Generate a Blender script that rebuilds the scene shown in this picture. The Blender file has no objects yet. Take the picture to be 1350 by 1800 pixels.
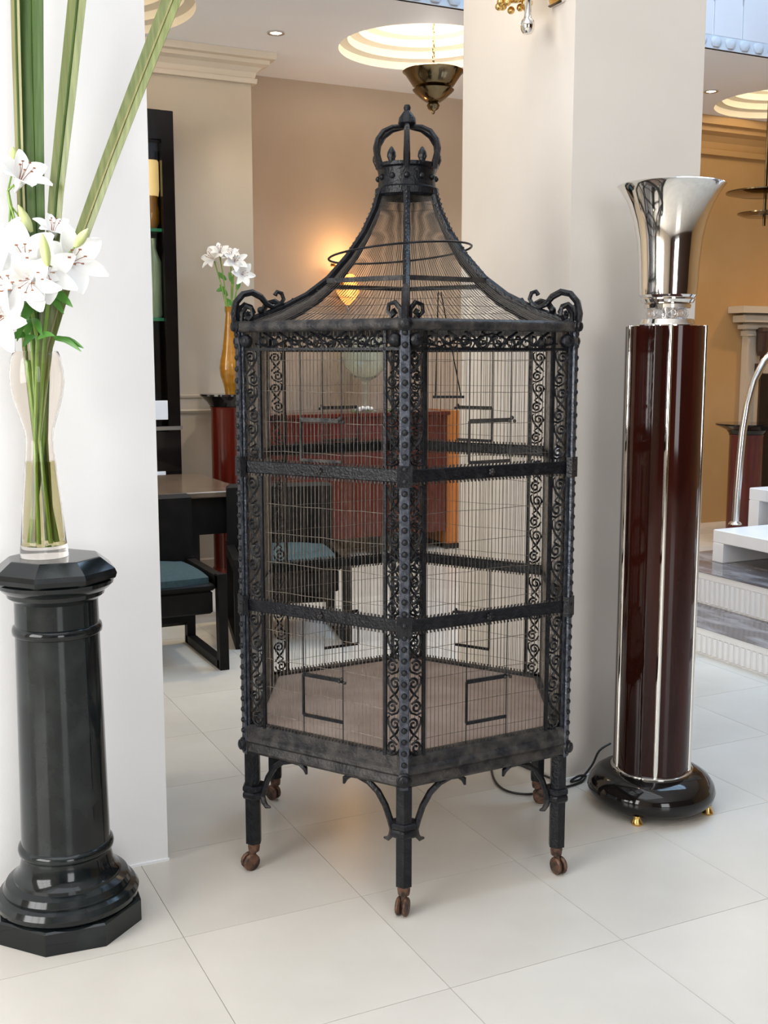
import bpy, math, random
from math import sin, cos, pi, radians
from mathutils import Vector, Matrix

random.seed(7)
SC = bpy.context.scene
COL = SC.collection

# ------------------------------------------------------------------ camera
YAW = radians(25.97)
cam_d = bpy.data.cameras.new('camera')
cam = bpy.data.objects.new('camera', cam_d)
COL.objects.link(cam)
cam_d.sensor_fit = 'HORIZONTAL'
cam_d.sensor_width = 36.0
cam_d.lens = 36.0 * 1950.0 / 1350.0
cam_d.clip_start = 0.05
cam.location = (0, 0, 1.5)
cam.rotation_euler = (radians(90 - 7.9), 0, -YAW)
SC.camera = cam

# ------------------------------------------------------------------ world, lights, exposure
w = bpy.data.worlds.new('world')
SC.world = w
w.use_nodes = True
w.node_tree.nodes['Background'].inputs[0].default_value = (0.80, 0.88, 1.0, 1)
w.node_tree.nodes['Background'].inputs[1].default_value = 0.6
SC.view_settings.view_transform = 'Standard'
SC.view_settings.look = 'None'
SC.view_settings.gamma = 1.0
SC.view_settings.use_curve_mapping = False
SC.view_settings.exposure = 0.1


def area(name, loc, rot, sx, sy, power, col):
    d = bpy.data.lights.new(name, 'AREA')
    d.shape = 'RECTANGLE'; d.size = sx; d.size_y = sy; d.energy = power; d.color = col
    o = bpy.data.objects.new(name, d); COL.objects.link(o)
    o.location = loc; o.rotation_euler = rot
    return o


def point(name, loc, power, col, r=0.05):
    d = bpy.data.lights.new(name, 'POINT')
    d.energy = power; d.color = col; d.shadow_soft_size = r
    o = bpy.data.objects.new(name, d); COL.objects.link(o)
    o.location = loc
    return o


def spot(name, loc, power, col, ang=80, blend=0.6, r=0.05, tgt=None):
    d = bpy.data.lights.new(name, 'SPOT')
    d.energy = power; d.color = col; d.spot_size = radians(ang); d.spot_blend = blend; d.shadow_soft_size = r
    o = bpy.data.objects.new(name, d); COL.objects.link(o)
    o.location = loc
    if tgt:
        o.rotation_euler = (Vector(tgt) - Vector(loc)).to_track_quat('-Z', 'Y').to_euler()
    return o


# daylight: window on the left of the hall, two glazed roof lights, window behind the camera; plus an added rear fill
area('side_window', (-3.96, .8, 2.45), (0, radians(-90), 0), 3.2, 3.2, 315, (1.0, .985, .965))
area('side_fill_rear', (-3.96, 5.05, 2.45), (0, radians(-90), 0), 3.2, 1.9, 125, (1.0, .89, .73))  # added unseen warm fill, brightens the pier side and rear floor
area('roof_light', (-0.2, 1.2, 5.12), (0, 0, 0), 4.0, 4.4, 120, (0.93, 0.96, 1.0))
area('roof_light_right', (4.6, 4.0, 5.12), (0, 0, 0), 3.2, 3.4, 235, (0.47, 0.71, 1.0))
area('hall_window', (0.2, -5.9, 2.3), (radians(90), 0, 0), 2.2, 3.6, 150, (0.97, 0.98, 1.0))

# ------------------------------------------------------------------ materials
MATS = {}


def mat(name, base, rough=0.5, metal=0.0, spec=0.5, noise=None, nscale=8.0, bump=0.0, bscale=40.0,
        emit=None, estr=0.0, trans=0.0, ior=1.45, coat=0.0, rand=0.0, sub=0.0, stretch=None, detail=4.0, contrast=(0.35, 0.65)):
    m = bpy.data.materials.new(name); m.use_nodes = True
    nt = m.node_tree; b = nt.nodes['Principled BSDF']
    b.inputs['Base Color'].default_value = (*base, 1)
    b.inputs['Roughness'].default_value = rough
    b.inputs['Metallic'].default_value = metal
    b.inputs['Specular IOR Level'].default_value = spec
    b.inputs['IOR'].default_value = ior
    if coat: b.inputs['Coat Weight'].default_value = coat; b.inputs['Coat Roughness'].default_value = 0.04
    if trans: b.inputs['Transmission Weight'].default_value = trans
    if sub: b.inputs['Subsurface Weight'].default_value = sub; b.inputs['Subsurface Radius'].default_value = (0.02, 0.02, 0.015)
    if emit: b.inputs['Emission Color'].default_value = (*emit, 1); b.inputs['Emission Strength'].default_value = estr
    tc = None
    if noise or bump:
        tc = nt.nodes.new('ShaderNodeTexCoord')
        vec = tc.outputs['Object']
        if stretch:
            mp = nt.nodes.new('ShaderNodeMapping'); mp.inputs['Scale'].default_value = stretch
            nt.links.new(vec, mp.inputs['Vector']); vec = mp.outputs['Vector']
    out = None
    if noise:
        n = nt.nodes.new('ShaderNodeTexNoise'); n.inputs['Scale'].default_value = nscale; n.inputs['Detail'].default_value = detail
        r = nt.nodes.new('ShaderNodeValToRGB')
        r.color_ramp.elements[0].position = contrast[0]; r.color_ramp.elements[1].position = contrast[1]
        r.color_ramp.elements[0].color = (*base, 1); r.color_ramp.elements[1].color = (*noise, 1)
        nt.links.new(vec, n.inputs['Vector']); nt.links.new(n.outputs['Fac'], r.inputs['Fac'])
        out = r.outputs['Color']
    if rand:
        oi = nt.nodes.new('ShaderNodeObjectInfo')
        hs = nt.nodes.new('ShaderNodeHueSaturation')
        mr = nt.nodes.new('ShaderNodeMapRange')
        mr.inputs['To Min'].default_value = 1 - rand; mr.inputs['To Max'].default_value = 1 + rand
        nt.links.new(oi.outputs['Random'], mr.inputs['Value']); nt.links.new(mr.outputs['Result'], hs.inputs['Value'])
        if out: nt.links.new(out, hs.inputs['Color'])
        else: hs.inputs['Color'].default_value = (*base, 1)
        out = hs.outputs['Color']
    if out: nt.links.new(out, b.inputs['Base Color'])
    if bump:
        n2 = nt.nodes.new('ShaderNodeTexNoise'); n2.inputs['Scale'].default_value = bscale; n2.inputs['Detail'].default_value = 3
        bp = nt.nodes.new('ShaderNodeBump'); bp.inputs['Strength'].default_value = bump; bp.inputs['Distance'].default_value = 0.01
        nt.links.new(vec, n2.inputs['Vector']); nt.links.new(n2.outputs['Fac'], bp.inputs['Height'])
        nt.links.new(bp.outputs['Normal'], b.inputs['Normal'])
    MATS[name] = m
    return m


M_PLASTER = mat('plaster_cream', (0.69, 0.64, 0.58), 0.5, noise=(0.72, 0.67, 0.61), nscale=3, bump=0.03, bscale=90, spec=0.35)
M_WHITEWALL = mat('plaster_white', (0.84, 0.835, 0.835), 0.5, noise=(0.865, 0.86, 0.86), nscale=3, bump=0.03, bscale=90, spec=0.35)
M_TAN = mat('plaster_tan', (0.47, 0.36, 0.27), 0.65, noise=(0.50, 0.39, 0.295), nscale=2.5, bump=0.03, bscale=90)
M_BEIGE = mat('plaster_beige', (0.55, 0.465, 0.36), 0.6, noise=(0.58, 0.495, 0.39), nscale=2.5, bump=0.03, bscale=90)
M_WARMLIT = mat('plaster_warm_lit', (0.45, 0.265, 0.105), 0.6, noise=(0.49, 0.295, 0.13), nscale=2.5, bump=0.03, bscale=90)  # cream plaster with warm lamp light put into its colour
M_CEIL = mat('ceiling_paint', (0.88, 0.89, 0.92), 0.7, noise=(0.90, 0.91, 0.94), nscale=2)
M_DOME = mat('dome_plaster', (0.66, 0.60, 0.49), 0.6, noise=(0.69, 0.63, 0.52), nscale=3)
M_CROWN = mat('crown_plaster', (0.66, 0.57, 0.46), 0.6, noise=(0.69, 0.60, 0.49), nscale=3)
M_DRAPE = mat('frosted_panel', (0.58, 0.55, 0.56), 0.45, noise=(0.61, 0.58, 0.59), nscale=2)
M_EGG = mat('egg_plaster', (0.46, 0.47, 0.50), 0.6, noise=(0.52, 0.53, 0.56), nscale=30)
M_FLOOR = mat('cream_marble', (0.57, 0.535, 0.475), 0.22, noise=(0.64, 0.605, 0.545), nscale=2.2, rand=0.03, spec=0.3, bump=0.01, bscale=6, detail=7)
M_GROUT = mat('floor_grout', (0.47, 0.42, 0.36), 0.5, noise=(0.52, 0.47, 0.41), nscale=5)
M_IRON = mat('aged_iron', (0.004, 0.0045, 0.0065), 0.30, metal=0.0, noise=(0.020, 0.020, 0.022), nscale=45, bump=0.25, bscale=140, contrast=(0.48, 0.85), spec=0.32)
M_STRIP = mat('worn_iron_strip', (0.04, 0.045, 0.058), 0.30, metal=0.6, noise=(0.11, 0.12, 0.14), nscale=70, bump=0.3, bscale=160, contrast=(0.4, 0.75))
M_IRONDUST = mat('dusty_iron', (0.011, 0.011, 0.013), 0.42, metal=0.0, noise=(0.050, 0.045, 0.041), spec=0.3, nscale=30, bump=0.3, bscale=120)
M_WIRE = mat('old_wire', (0.10, 0.086, 0.07), 0.35, metal=0.6, noise=(0.20, 0.17, 0.14), nscale=60)
M_DARKWIRE = mat('dark_wire', (0.035, 0.029, 0.024), 0.4, metal=0.4, noise=(0.07, 0.06, 0.05), nscale=60)
M_RUST = mat('rusty_caster', (0.025, 0.018, 0.016), 0.5, metal=0.3, noise=(0.15, 0.075, 0.045), nscale=50, bump=0.3, bscale=90)
M_TRAY = mat('cage_tray', (0.27, 0.20, 0.16), 0.7, noise=(0.36, 0.28, 0.235), nscale=7, detail=6)
M_CARD = mat('white_card', (0.75, 0.80, 0.88), 0.6, noise=(0.78, 0.82, 0.9), nscale=8)
M_BLKSTONE = mat('black_marble', (0.006, 0.008, 0.009), 0.10, noise=(0.022, 0.028, 0.028), nscale=9, detail=8, coat=0.0, spec=0.45, contrast=(0.45, 0.8))
M_CHROME = mat('chrome', (0.80, 0.77, 0.73), 0.07, metal=1.0, noise=(0.83, 0.80, 0.76), nscale=4)
M_STEEL = mat('brushed_steel', (0.62, 0.61, 0.60), 0.22, metal=1.0, noise=(0.70, 0.69, 0.68), nscale=4)
M_MAHOG = mat('mahogany_gloss', (0.014, 0.0035, 0.0025), 0.06, noise=(0.040, 0.007, 0.004), nscale=3, stretch=(4, 4, 0.3), spec=0.38)
M_REDWOOD = mat('red_mahogany', (0.070, 0.007, 0.004), 0.2, noise=(0.115, 0.013, 0.006), nscale=5, stretch=(5, 5, 0.6), coat=0.2)
M_LITWOOD = mat('mahogany_lit', (0.44, 0.13, 0.022), 0.28, noise=(0.52, 0.17, 0.035), nscale=5, stretch=(5, 5, 0.6), coat=0.2)  # lit copy of the mahogany, light on the end panel put into colour
M_BLKLAC = mat('black_lacquer', (0.006, 0.005, 0.005), 0.08, noise=(0.010, 0.008, 0.007), nscale=6)
M_DARKWOOD = mat('dark_panelling', (0.035, 0.018, 0.012), 0.4, noise=(0.06, 0.03, 0.018), nscale=5, stretch=(5, 5, 0.6))
M_BLKWOOD = mat('black_wood', (0.004, 0.004, 0.004), 0.5, noise=(0.008, 0.007, 0.007), nscale=12, spec=0.2)
M_CABLE = mat('black_cable', (0.008, 0.008, 0.008), 0.45, noise=(0.014, 0.014, 0.014), nscale=20)
M_GLASS = mat('clear_glass', (0.97, 0.93, 0.88), 0.0, trans=1.0, ior=1.25, noise=(0.98, 0.95, 0.91), nscale=2)
M_WATER = mat('vase_water', (0.72, 0.70, 0.42), 0.0, trans=1.0, ior=1.12, noise=(0.78, 0.77, 0.52), nscale=6)
M_CRYSTAL = mat('crystal', (0.95, 0.97, 1.0), 0.02, trans=0.9, ior=1.5, noise=(0.98, 0.99, 1.0), nscale=4)
M_PETAL = mat('lily_petal', (0.90, 0.90, 0.87), 0.5, noise=(0.93, 0.93, 0.92), nscale=20, sub=0.15)
M_BUD = mat('lily_bud', (0.58, 0.66, 0.25), 0.45, noise=(0.72, 0.77, 0.42), nscale=18, stretch=(3, 3, 0.5))
M_LEAF = mat('lily_leaf', (0.055, 0.20, 0.022), 0.35, noise=(0.10, 0.30, 0.045), nscale=12)
M_STEM = mat('lily_stem', (0.16, 0.30, 0.05), 0.4, noise=(0.26, 0.40, 0.09), nscale=10)
M_STAMEN = mat('stamen', (0.25, 0.09, 0.04), 0.6, noise=(0.33, 0.13, 0.06), nscale=40)
M_BLADE_D = mat('flax_dark', (0.035, 0.075, 0.014), 0.35, noise=(0.065, 0.115, 0.025), nscale=9, stretch=(14, 14, 0.35))
M_BLADE_L = mat('flax_light', (0.125, 0.16, 0.045), 0.35, noise=(0.21, 0.235, 0.085), nscale=9, stretch=(14, 14, 0.35))
M_BLADE_E = mat('flax_edge', (0.25, 0.24, 0.10), 0.4, noise=(0.33, 0.31, 0.15), nscale=9, stretch=(14, 14, 0.35))
M_TREAD = mat('grey_marble', (0.10, 0.085, 0.085), 0.12, noise=(0.36, 0.34, 0.35), nscale=5, stretch=(2.2, 0.8, 1), detail=8, contrast=(0.45, 0.75))
M_WHITESTONE = mat('white_stone', (0.88, 0.88, 0.89), 0.35, noise=(0.91, 0.91, 0.92), nscale=6)
M_BLUEFAB = mat('teal_fabric', (0.022, 0.050, 0.060), 0.85, noise=(0.032, 0.070, 0.084), nscale=60, bump=0.1, bscale=300)
M_TABLETOP = mat('brown_stone', (0.11, 0.08, 0.058), 0.18, noise=(0.17, 0.125, 0.09), nscale=9)
M_AMBER = mat('amber_glaze', (0.32, 0.14, 0.012), 0.08, noise=(0.42, 0.19, 0.02), nscale=6, stretch=(1, 1, 4), coat=0.5)
M_BRASS = mat('aged_brass', (0.17, 0.13, 0.075), 0.12, metal=1.0, noise=(0.27, 0.205, 0.12), nscale=8)
M_GOLD = mat('gold_leaf', (0.70, 0.46, 0.15), 0.25, metal=1.0, noise=(0.78, 0.54, 0.2), nscale=8)
M_SHADE = mat('lit_amber_shade', (0.9, 0.5, 0.15), 0.4, emit=(1.0, 0.42, 0.09), estr=1.6, noise=(0.95, 0.6, 0.25), nscale=6)
M_BULB = mat('lit_lens', (1, 0.95, 0.85), 0.4, emit=(1.0, 0.93, 0.8), estr=9.0)
M_GLOWBOX = mat('lit_paper_shade', (0.85, 0.68, 0.3), 0.5, emit=(1.0, 0.72, 0.28), estr=0.45, noise=(0.9, 0.75, 0.4), nscale=5)
M_NAVY = mat('navy_glaze', (0.008, 0.017, 0.035), 0.2, noise=(0.012, 0.03, 0.06), nscale=7)
M_GREENGL = mat('green_glass', (0.20, 0.32, 0.20), 0.05, noise=(0.28, 0.40, 0.25), nscale=5, coat=0.4)
M_GLASSEDGE = mat('green_shelf_glass', (0.03, 0.22, 0.11), 0.1, noise=(0.04, 0.28, 0.15), nscale=5)
M_BOWLGL = mat('bowl_glass', (0.85, 0.93, 0.86), 0.02, trans=0.85, ior=1.3, noise=(0.9, 0.96, 0.9), nscale=3)


# ------------------------------------------------------------------ mesh builder
class MB:
    def __init__(s):
        s.v = []; s.f = []

    def add(s, vs, fs):
        n = len(s.v); s.v += [tuple(x) for x in vs]; s.f += [tuple(i + n for i in f) for f in fs]
        return s

    def box(s, x0, x1, y0, y1, z0, z1, bev=0.0):
        if bev:
            b = min(bev, (x1 - x0) * .49, (y1 - y0) * .49, (z1 - z0) * .49)
            # chamfered box : stacked octagon-free loops
            def ring(z, i):
                return [(x0 + i, y0 + i, z), (x1 - i, y0 + i, z), (x1 - i, y1 - i, z), (x0 + i, y1 - i, z)]
            loops = [ring(z0, b), ring(z0 + b, 0), ring(z1 - b, 0), ring(z1, b)]
            vs = [p for l in loops for p in l]; fs = [(3, 2, 1, 0), (12, 13, 14, 15)]
            for l in range(3):
                for k in range(4):
                    fs.append((l * 4 + k, l * 4 + (k + 1) % 4, (l + 1) * 4 + (k + 1) % 4, (l + 1) * 4 + k))
            return s.add(vs, fs)
        vs = [(x0, y0, z0), (x1, y0, z0), (x1, y1, z0), (x0, y1, z0), (x0, y0, z1), (x1, y0, z1), (x1, y1, z1), (x0, y1, z1)]
        return s.add(vs, [(3, 2, 1, 0), (4, 5, 6, 7), (0, 1, 5, 4), (1, 2, 6, 5), (2, 3, 7, 6), (3, 0, 4, 7)])

    def bar(s, p, q, wdt, hgt, up=(0, 0, 1)):
        """rectangular bar from p to q, wdt sideways, hgt along up"""
        p = Vector(p); q = Vector(q); d = (q - p).normalized(); up = Vector(up)
        side = d.cross(up).normalized(); up = side.cross(d).normalized()
        a = side * wdt / 2; b = up * hgt / 2
        vs = [p - a - b, p + a - b, p + a + b, p - a + b, q - a - b, q + a - b, q + a + b, q - a + b]
        return s.add(vs, [(0, 1, 2, 3), (7, 6, 5, 4), (4, 5, 1, 0), (5, 6, 2, 1), (6, 7, 3, 2), (7, 4, 0, 3)])

    def tube(s, pts, r, n=6, closed=False, caps=True, flat=1.0):
        pts = [Vector(p) for p in pts]; m = len(pts)
        rs = r if isinstance(r, (list, tuple)) else [r] * m
        tang = []
        for i in range(m):
            if closed: t = pts[(i + 1) % m] - pts[i - 1]
            else: t = pts[min(i + 1, m - 1)] - pts[max(i - 1, 0)]
            tang.append(t.normalized() if t.length > 1e-9 else Vector((0, 0, 1)))
        t0 = tang[0]; ref = Vector((0, 0, 1)) if abs(t0.z) < .9 else Vector((1, 0, 0))
        nrm = (ref - t0 * ref.dot(t0)).normalized()
        vs = []
        for i in range(m):
            t = tang[i]; nrm = (nrm - t * nrm.dot(t))
            nrm = nrm.normalized() if nrm.length > 1e-6 else t.orthogonal().normalized()
            bi = t.cross(nrm)
            for k in range(n):
                a = 2 * pi * k / n
                vs.append(pts[i] + (nrm * cos(a) + bi * sin(a) * flat) * rs[i])
        fs = []
        for i in range(m if closed else m - 1):
            j = (i + 1) % m
            for k in range(n):
                fs.append((i * n + k, i * n + (k + 1) % n, j * n + (k + 1) % n, j * n + k))
        if caps and not closed:
            fs.append(tuple(range(n - 1, -1, -1))); fs.append(tuple((m - 1) * n + k for k in range(n)))
        return s.add(vs, fs)

    def lathe(s, prof, n=32, c=(0, 0, 0), ph=0.0, cap0=True, cap1=True, closed=False, sides=None):
        vs = []; m = len(prof)
        for (r, z) in prof:
            for k in range(n):
                a = ph + 2 * pi * k / n
                vs.append((c[0] + r * cos(a), c[1] + r * sin(a), c[2] + z))
        fs = []
        for i in range(m if closed else m - 1):
            j = (i + 1) % m
            for k in range(n):
                fs.append((i * n + k, i * n + (k + 1) % n, j * n + (k + 1) % n, j * n + k))
        if not closed:
            if cap0: fs.append(tuple(range(n - 1, -1, -1)))
            if cap1: fs.append(tuple((m - 1) * n + k for k in range(n)))
        return s.add(vs, fs)

    def sphere(s, c, r, n=12, m=8, sz=1.0):
        prof = [(max(r * sin(pi * i / m), r * 1e-3), -r * sz * cos(pi * i / m)) for i in range(m + 1)]
        return s.lathe(prof, n, c)

    def prism(s, poly, z0, z1):
        n = len(poly)
        vs = [(x, y, z0) for x, y in poly] + [(x, y, z1) for x, y in poly]
        fs = [tuple(range(n - 1, -1, -1)), tuple(range(n, 2 * n))]
        for k in range(n): fs.append((k, (k + 1) % n, n + (k + 1) % n, n + k))
        return s.add(vs, fs)

    def sweep_profile(s, prof, path, closed=False):
        """prof [(out, z)] swept along horizontal path [(x,y)]; out = to the right of travel; mitred"""
        m = len(path); n = len(prof); vs = []
        for i in range(m):
            p = Vector(path[i])
            d0 = (p - Vector(path[i - 1])).normalized() if (i > 0 or closed) else None
            d1 = (Vector(path[(i + 1) % m]) - p).normalized() if (i < m - 1 or closed) else None
            if d0 is None: d0 = d1
            if d1 is None: d1 = d0
            n0 = Vector((d0.y, -d0.x)); n1 = Vector((d1.y, -d1.x))
            nn = (n0 + n1).normalized(); k = 1 / max(nn.dot(n0), .2)
            for (o, z) in prof: vs.append((p.x + nn.x * o * k, p.y + nn.y * o * k, z))
        fs = []
        for i in range(m if closed else m - 1):
            j = (i + 1) % m
            for k in range(n):
                fs.append((i * n + k, j * n + k, j * n + (k + 1) % n, i * n + (k + 1) % n))
        if not closed:
            fs.append(tuple(range(n))); fs.append(tuple((m - 1) * n + k for k in range(n - 1, -1, -1)))
        return s.add(vs, fs)

    def xform(s, M):
        s.v = [tuple(M @ Vector(p)) for p in s.v]; return s

    def mesh(s, name, m, smooth=True, angle=40):
        me = bpy.data.meshes.new(name); me.from_pydata(s.v, [], s.f); me.update()
        me.materials.append(m)
        if smooth:
            me.polygons.foreach_set('use_smooth', [True] * len(me.polygons))
            try: me.set_sharp_from_angle(angle=radians(angle))
            except Exception: pass
        return me

    def build(s, name, m, parent=None, smooth=True, angle=40, **kw):
        return link(name, s.mesh(name, m, smooth, angle), parent, **kw)


def link(name, me, parent=None, loc=None, rot=None, scale=None, label=None, kind=None):
    o = bpy.data.objects.new(name, me); COL.objects.link(o)
    if parent: o.parent = parent
    if loc is not None: o.location = loc
    if rot is not None: o.rotation_euler = rot
    if scale is not None: o.scale = scale
    if label: o['label'] = label
    if kind: o['kind'] = kind
    return o


def thing(name, label, cat, loc=(0, 0, 0), rz=0.0, group=None):
    o = bpy.data.objects.new(name, None); COL.objects.link(o); o.empty_display_size = .1
    o.location = loc; o.rotation_euler = (0, 0, rz); o['label'] = label; o['category'] = cat
    if group: o['group'] = group
    return o


def tag(o, label, cat, group=None):
    o['label'] = label; o['category'] = cat
    if group: o['group'] = group
    return o


def struct(name, mb, m, parent=None, smooth=False):
    o = mb.build(name, m, parent, smooth)
    if not parent: o['kind'] = 'structure'
    return o


# ================================================================== ROOM SHELL
ZC = 3.54
# floor : slab with single marble tiles on top
fl = struct('floor', MB().box(-4, 10, -6, 9, -.08, -.004), M_GROUT)
P = .5107; A0 = .7203; B0 = 2.163
tile_me = MB().box(.0008, P - .0008, .0008, P - .0008, -.004, 0.0).mesh('tile', M_FLOOR, False)
CY, SY = cos(YAW), sin(YAW)


def in_view(a, b):
    x = a * CY - b * SY; y = a * SY + b * CY
    return y > 1.2 and abs(x) < .36 * y + .55


rest = MB(); cells = []
for i in range(-9, 19):
    for j in range(-16, 14):
        cells.append((A0 + i * P, B0 + j * P))
near = sorted([c for c in cells if in_view(c[0] + P / 2, c[1] + P / 2)], key=lambda c: c[0] ** 2 + c[1] ** 2)[:290]
ns = set(near)
for c in near:
    link('tile', tile_me, fl, loc=(c[0], c[1], 0))
for c in cells:
    if c not in ns:
        rest.box(c[0] + .0008, c[0] + P - .0008, c[1] + .0008, c[1] + P - .0008, -.004, 0)
rest.build('tile_field', M_FLOOR, fl, False, kind='stuff')

# front piers
wl = struct('wall_left', MB().box(-1.6, .803, 3.135, 3.86, 0, 5.3), M_WHITEWALL)
wp = struct('wall_right', MB().box(2.222, 2.768, 3.14, 3.868, 0, 5.3), M_PLASTER)
# rear wall with the projecting section and the recess
struct('wall_back', MB().box(-4, 10, 8.0, 8.2, 0, ZC + .3), M_TAN)
struct('wall_projection', MB().box(-4, 2.643, 7.5, 7.998, 0, ZC), M_BEIGE)
struct('wall_warm_lit', MB().box(5.9, 10, 7.78, 7.998, 0, ZC), M_WARMLIT)
struct('wall_far_left', MB().box(-4.2, -4, -6, -.8, 0, 5.4).box(-4.2, -4, 2.4, 4.1, 0, 5.4).box(-4.2, -4, 6.0, 8.2, 0, 5.4).box(-4.2, -4, 4.1, 6.0, 0, .85).box(-4.2, -4, 4.1, 6.0, 4.05, 5.4).box(-4.2, -4, -.8, 2.4, 0, .85).box(-4.2, -4, -.8, 2.4, 4.05, 5.4), M_BEIGE)
wl2 = MB()
for y in (-.8, .24, 1.3, 2.36): wl2.box(-3.94, -3.9, y, y + .04, .85, 4.05)
for z in (.85, 1.9, 3.0, 4.01): wl2.box(-3.94, -3.9, -.8, 2.4, z, z + .04)
struct('window_2', wl2, M_WHITESTONE)
wl3 = MB()
for y in (4.1, 5.03, 5.96): wl3.box(-3.94, -3.9, y, y + .04, .85, 4.05)
for z in (.85, 1.9, 3.0, 4.01): wl3.box(-3.94, -3.9, 4.1, 6.0, z, z + .04)
struct('window_5', wl3, M_WHITESTONE)  # bars of the unseen window added with the rear fill
struct('wall_far_right', MB().box(10, 10.2, -6, 8.2, 0, 5.4), M_WARMLIT)
# hall end wall behind the camera with tall window opening
ew = MB()
ew.box(-4, -1.0, -6.2, -6.0, 0, 5.4).box(1.4, 10, -6.2, -6.0, 0, 5.4).box(-1.0, 1.4, -6.2, -6, 4.2, 5.4).box(-1.0, 1.4, -6.2, -6, 0, .4)
struct('wall_rear', ew, M_DARKWOOD)
wf = MB()
for x in (-1.0, -.2, .6, 1.36): wf.box(x, x + .04, -6.12, -6.06, .4, 4.2)
for z in (.4, 1.6, 2.9, 4.16): wf.box(-1.0, 1.4, -6.12, -6.06, z, z + .04)
struct('window_1', wf, M_BLKLAC)
# hall ceiling round the roof light, and its glazing bars
hc = MB()
L1 = (-2.2, 1.8, -1.0, 3.4); L2 = (3.0, 6.2, 2.3, 5.7)
hc.box(-4, L1[0], -6, 6.2, 5.2, 5.4).box(L1[0], L1[1], -6, L1[2], 5.2, 5.4).box(L1[0], L1[1], L1[3], 6.2, 5.2, 5.4).box(L1[1], L2[0], -6, 6.2, 5.2, 5.4)
hc.box(L2[0], L2[1], -6, L2[2], 5.2, 5.4).box(L2[0], L2[1], L2[3], 6.2, 5.2, 5.4).box(L2[1], 10, -6, 6.2, 5.2, 5.4)
struct('ceiling_hall', hc, M_CEIL)
for q_, (x0, x1, y0, y1) in enumerate((L1, L2)):
    gb = MB()
    for i in range(6): gb.box(x0 + i * (x1 - x0) / 5 - .02, x0 + i * (x1 - x0) / 5 + .02, y0, y1, 5.0, 5.06)
    for j in range(6): gb.box(x0, x1, y0 + j * (y1 - y0) / 5 - .02, y0 + j * (y1 - y0) / 5 + .02, 5.0, 5.06)
    struct('window_%d' % (q_ + 3), gb, M_WHITESTONE)

# rear room ceiling with round stepped domes
DOMES = [(3.617, 6.84, .56), (1.30, 6.85, .74), (7.02, 6.98, .56)]
ce = MB()
half = .72
xs = [(-4, None)]
edges = []
for (dx, dy, dr) in sorted(DOMES): edges.append((dx - (dr + .1), dx + (dr + .1), dy, dr, dx))
x = -4
ce_y0, ce_y1 = 6.0, 8.2
for (xa, xb, dy, dr, dx) in edges:
    half = dr + .1
    ce.box(x, xa, ce_y0, ce_y1, ZC, ZC + .3)
    ce.box(xa, xb, ce_y0, dy - half, ZC, ZC + .3)
    ce.box(xa, xb, dy + half, ce_y1, ZC, ZC + .3)
    n = 64; vs = []; fs = []
    for k in range(n):
        a = 2 * pi * k / n; c, s_ = cos(a), sin(a)
        q = half / max(abs(c), abs(s_))
        vs += [(dx + dr * c, dy + dr * s_, ZC), (dx + q * c, dy + q * s_, ZC)]
    for k in range(n):
        k2 = (k + 1) % n
        fs.append((2 * k, 2 * k2, 2 * k2 + 1, 2 * k + 1))
    ce.add(vs, fs)
    x = xb
ce.box(x, 10, ce_y0, ce_y1, ZC, ZC + .3)
ce.box(-4, 10, ce_y0, ce_y1, ZC + .5, ZC + .6)
cei = struct('ceiling', ce, M_CEIL)
for (dx, dy, dr) in DOMES:
    prof = [(dr, 0), (dr, .05), (dr - .06, .06), (dr - .06, .11), (dr - .13, .12), (dr - .13, .17), (dr - .2, .18), (dr - .2, .235),
            (dr - .32, .29), (.08, .34), (.001, .345)]
    MB().lathe(prof, 64, (dx, dy, ZC), cap0=False, cap1=False).build('dome', M_DOME, cei, True, 30)

# downlights in the rear ceiling
for (dx, dy, lab) in ((2.611, 6.922, 'small recessed ceiling downlight left of the glowing ceiling dome'),
                      (6.174, 6.915, 'small recessed ceiling downlight right of the big square pier')):
    d = thing('downlight', lab, 'ceiling light', (dx, dy, ZC))
    MB().lathe([(.055, 0), (.055, -.008), (.04, -.008), (.036, .0)], 24, cap0=False, cap1=False, closed=True).build('rim', M_STEEL, d)
    MB().lathe([(.036, -.003), (.036, -.001)], 20).build('lens', M_BULB, d)

# atrium fascia : pale frosted panels over an egg moulding, facing the hall
fa = struct('wall_atrium', MB().box(-4, 10, 6.02, 6.2, ZC + .3, 5.2), M_EGG)
panel_me = MB().box(.006, .244, -.03, 0, ZC + .075, 5.2, .008).mesh('panel', M_DRAPE, False)
for i in range(28):
    link('panel', panel_me, fa, loc=(1.6 + i * .25, 6.02, 0))
struct('trim_1', MB().box(-4, 10, 5.99, 6.02, ZC, ZC + .085), M_EGG)
egg = MB().lathe([(.001, -.050), (.026, -.044), (.040, -.02), (.044, .01), (.036, .032), (.001, .04)], 10, cap0=False, cap1=False).xform(Matrix.Diagonal((1.05, .34, .75, 1))).mesh('egg', M_EGG)
tr2 = bpy.data.objects['trim_1']
for i in range(46):
    link('egg', egg, tr2, loc=(1.75 + i * .125, 5.988, ZC + .046))

# crown mouldings
CP = [(0, ZC - .19), (.03, ZC - .19), (.035, ZC - .16), (.02, ZC - .155), (.03, ZC - .12), (.06, ZC - .09), (.10, ZC - .075), (.10, ZC - .05),
      (.135, ZC - .045), (.14, ZC - .001), (0, ZC - .001)]
struct('trim_2', MB().sweep_profile(CP, [(-4, 7.499), (2.644, 7.499), (2.644, 7.99)]), M_CROWN)
struct('trim_3', MB().sweep_profile([(o * 1.5, ZC + (z - ZC) * 1.5) for o, z in CP], [(5.9, 7.779), (10, 7.779)]), M_WARMLIT)
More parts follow.
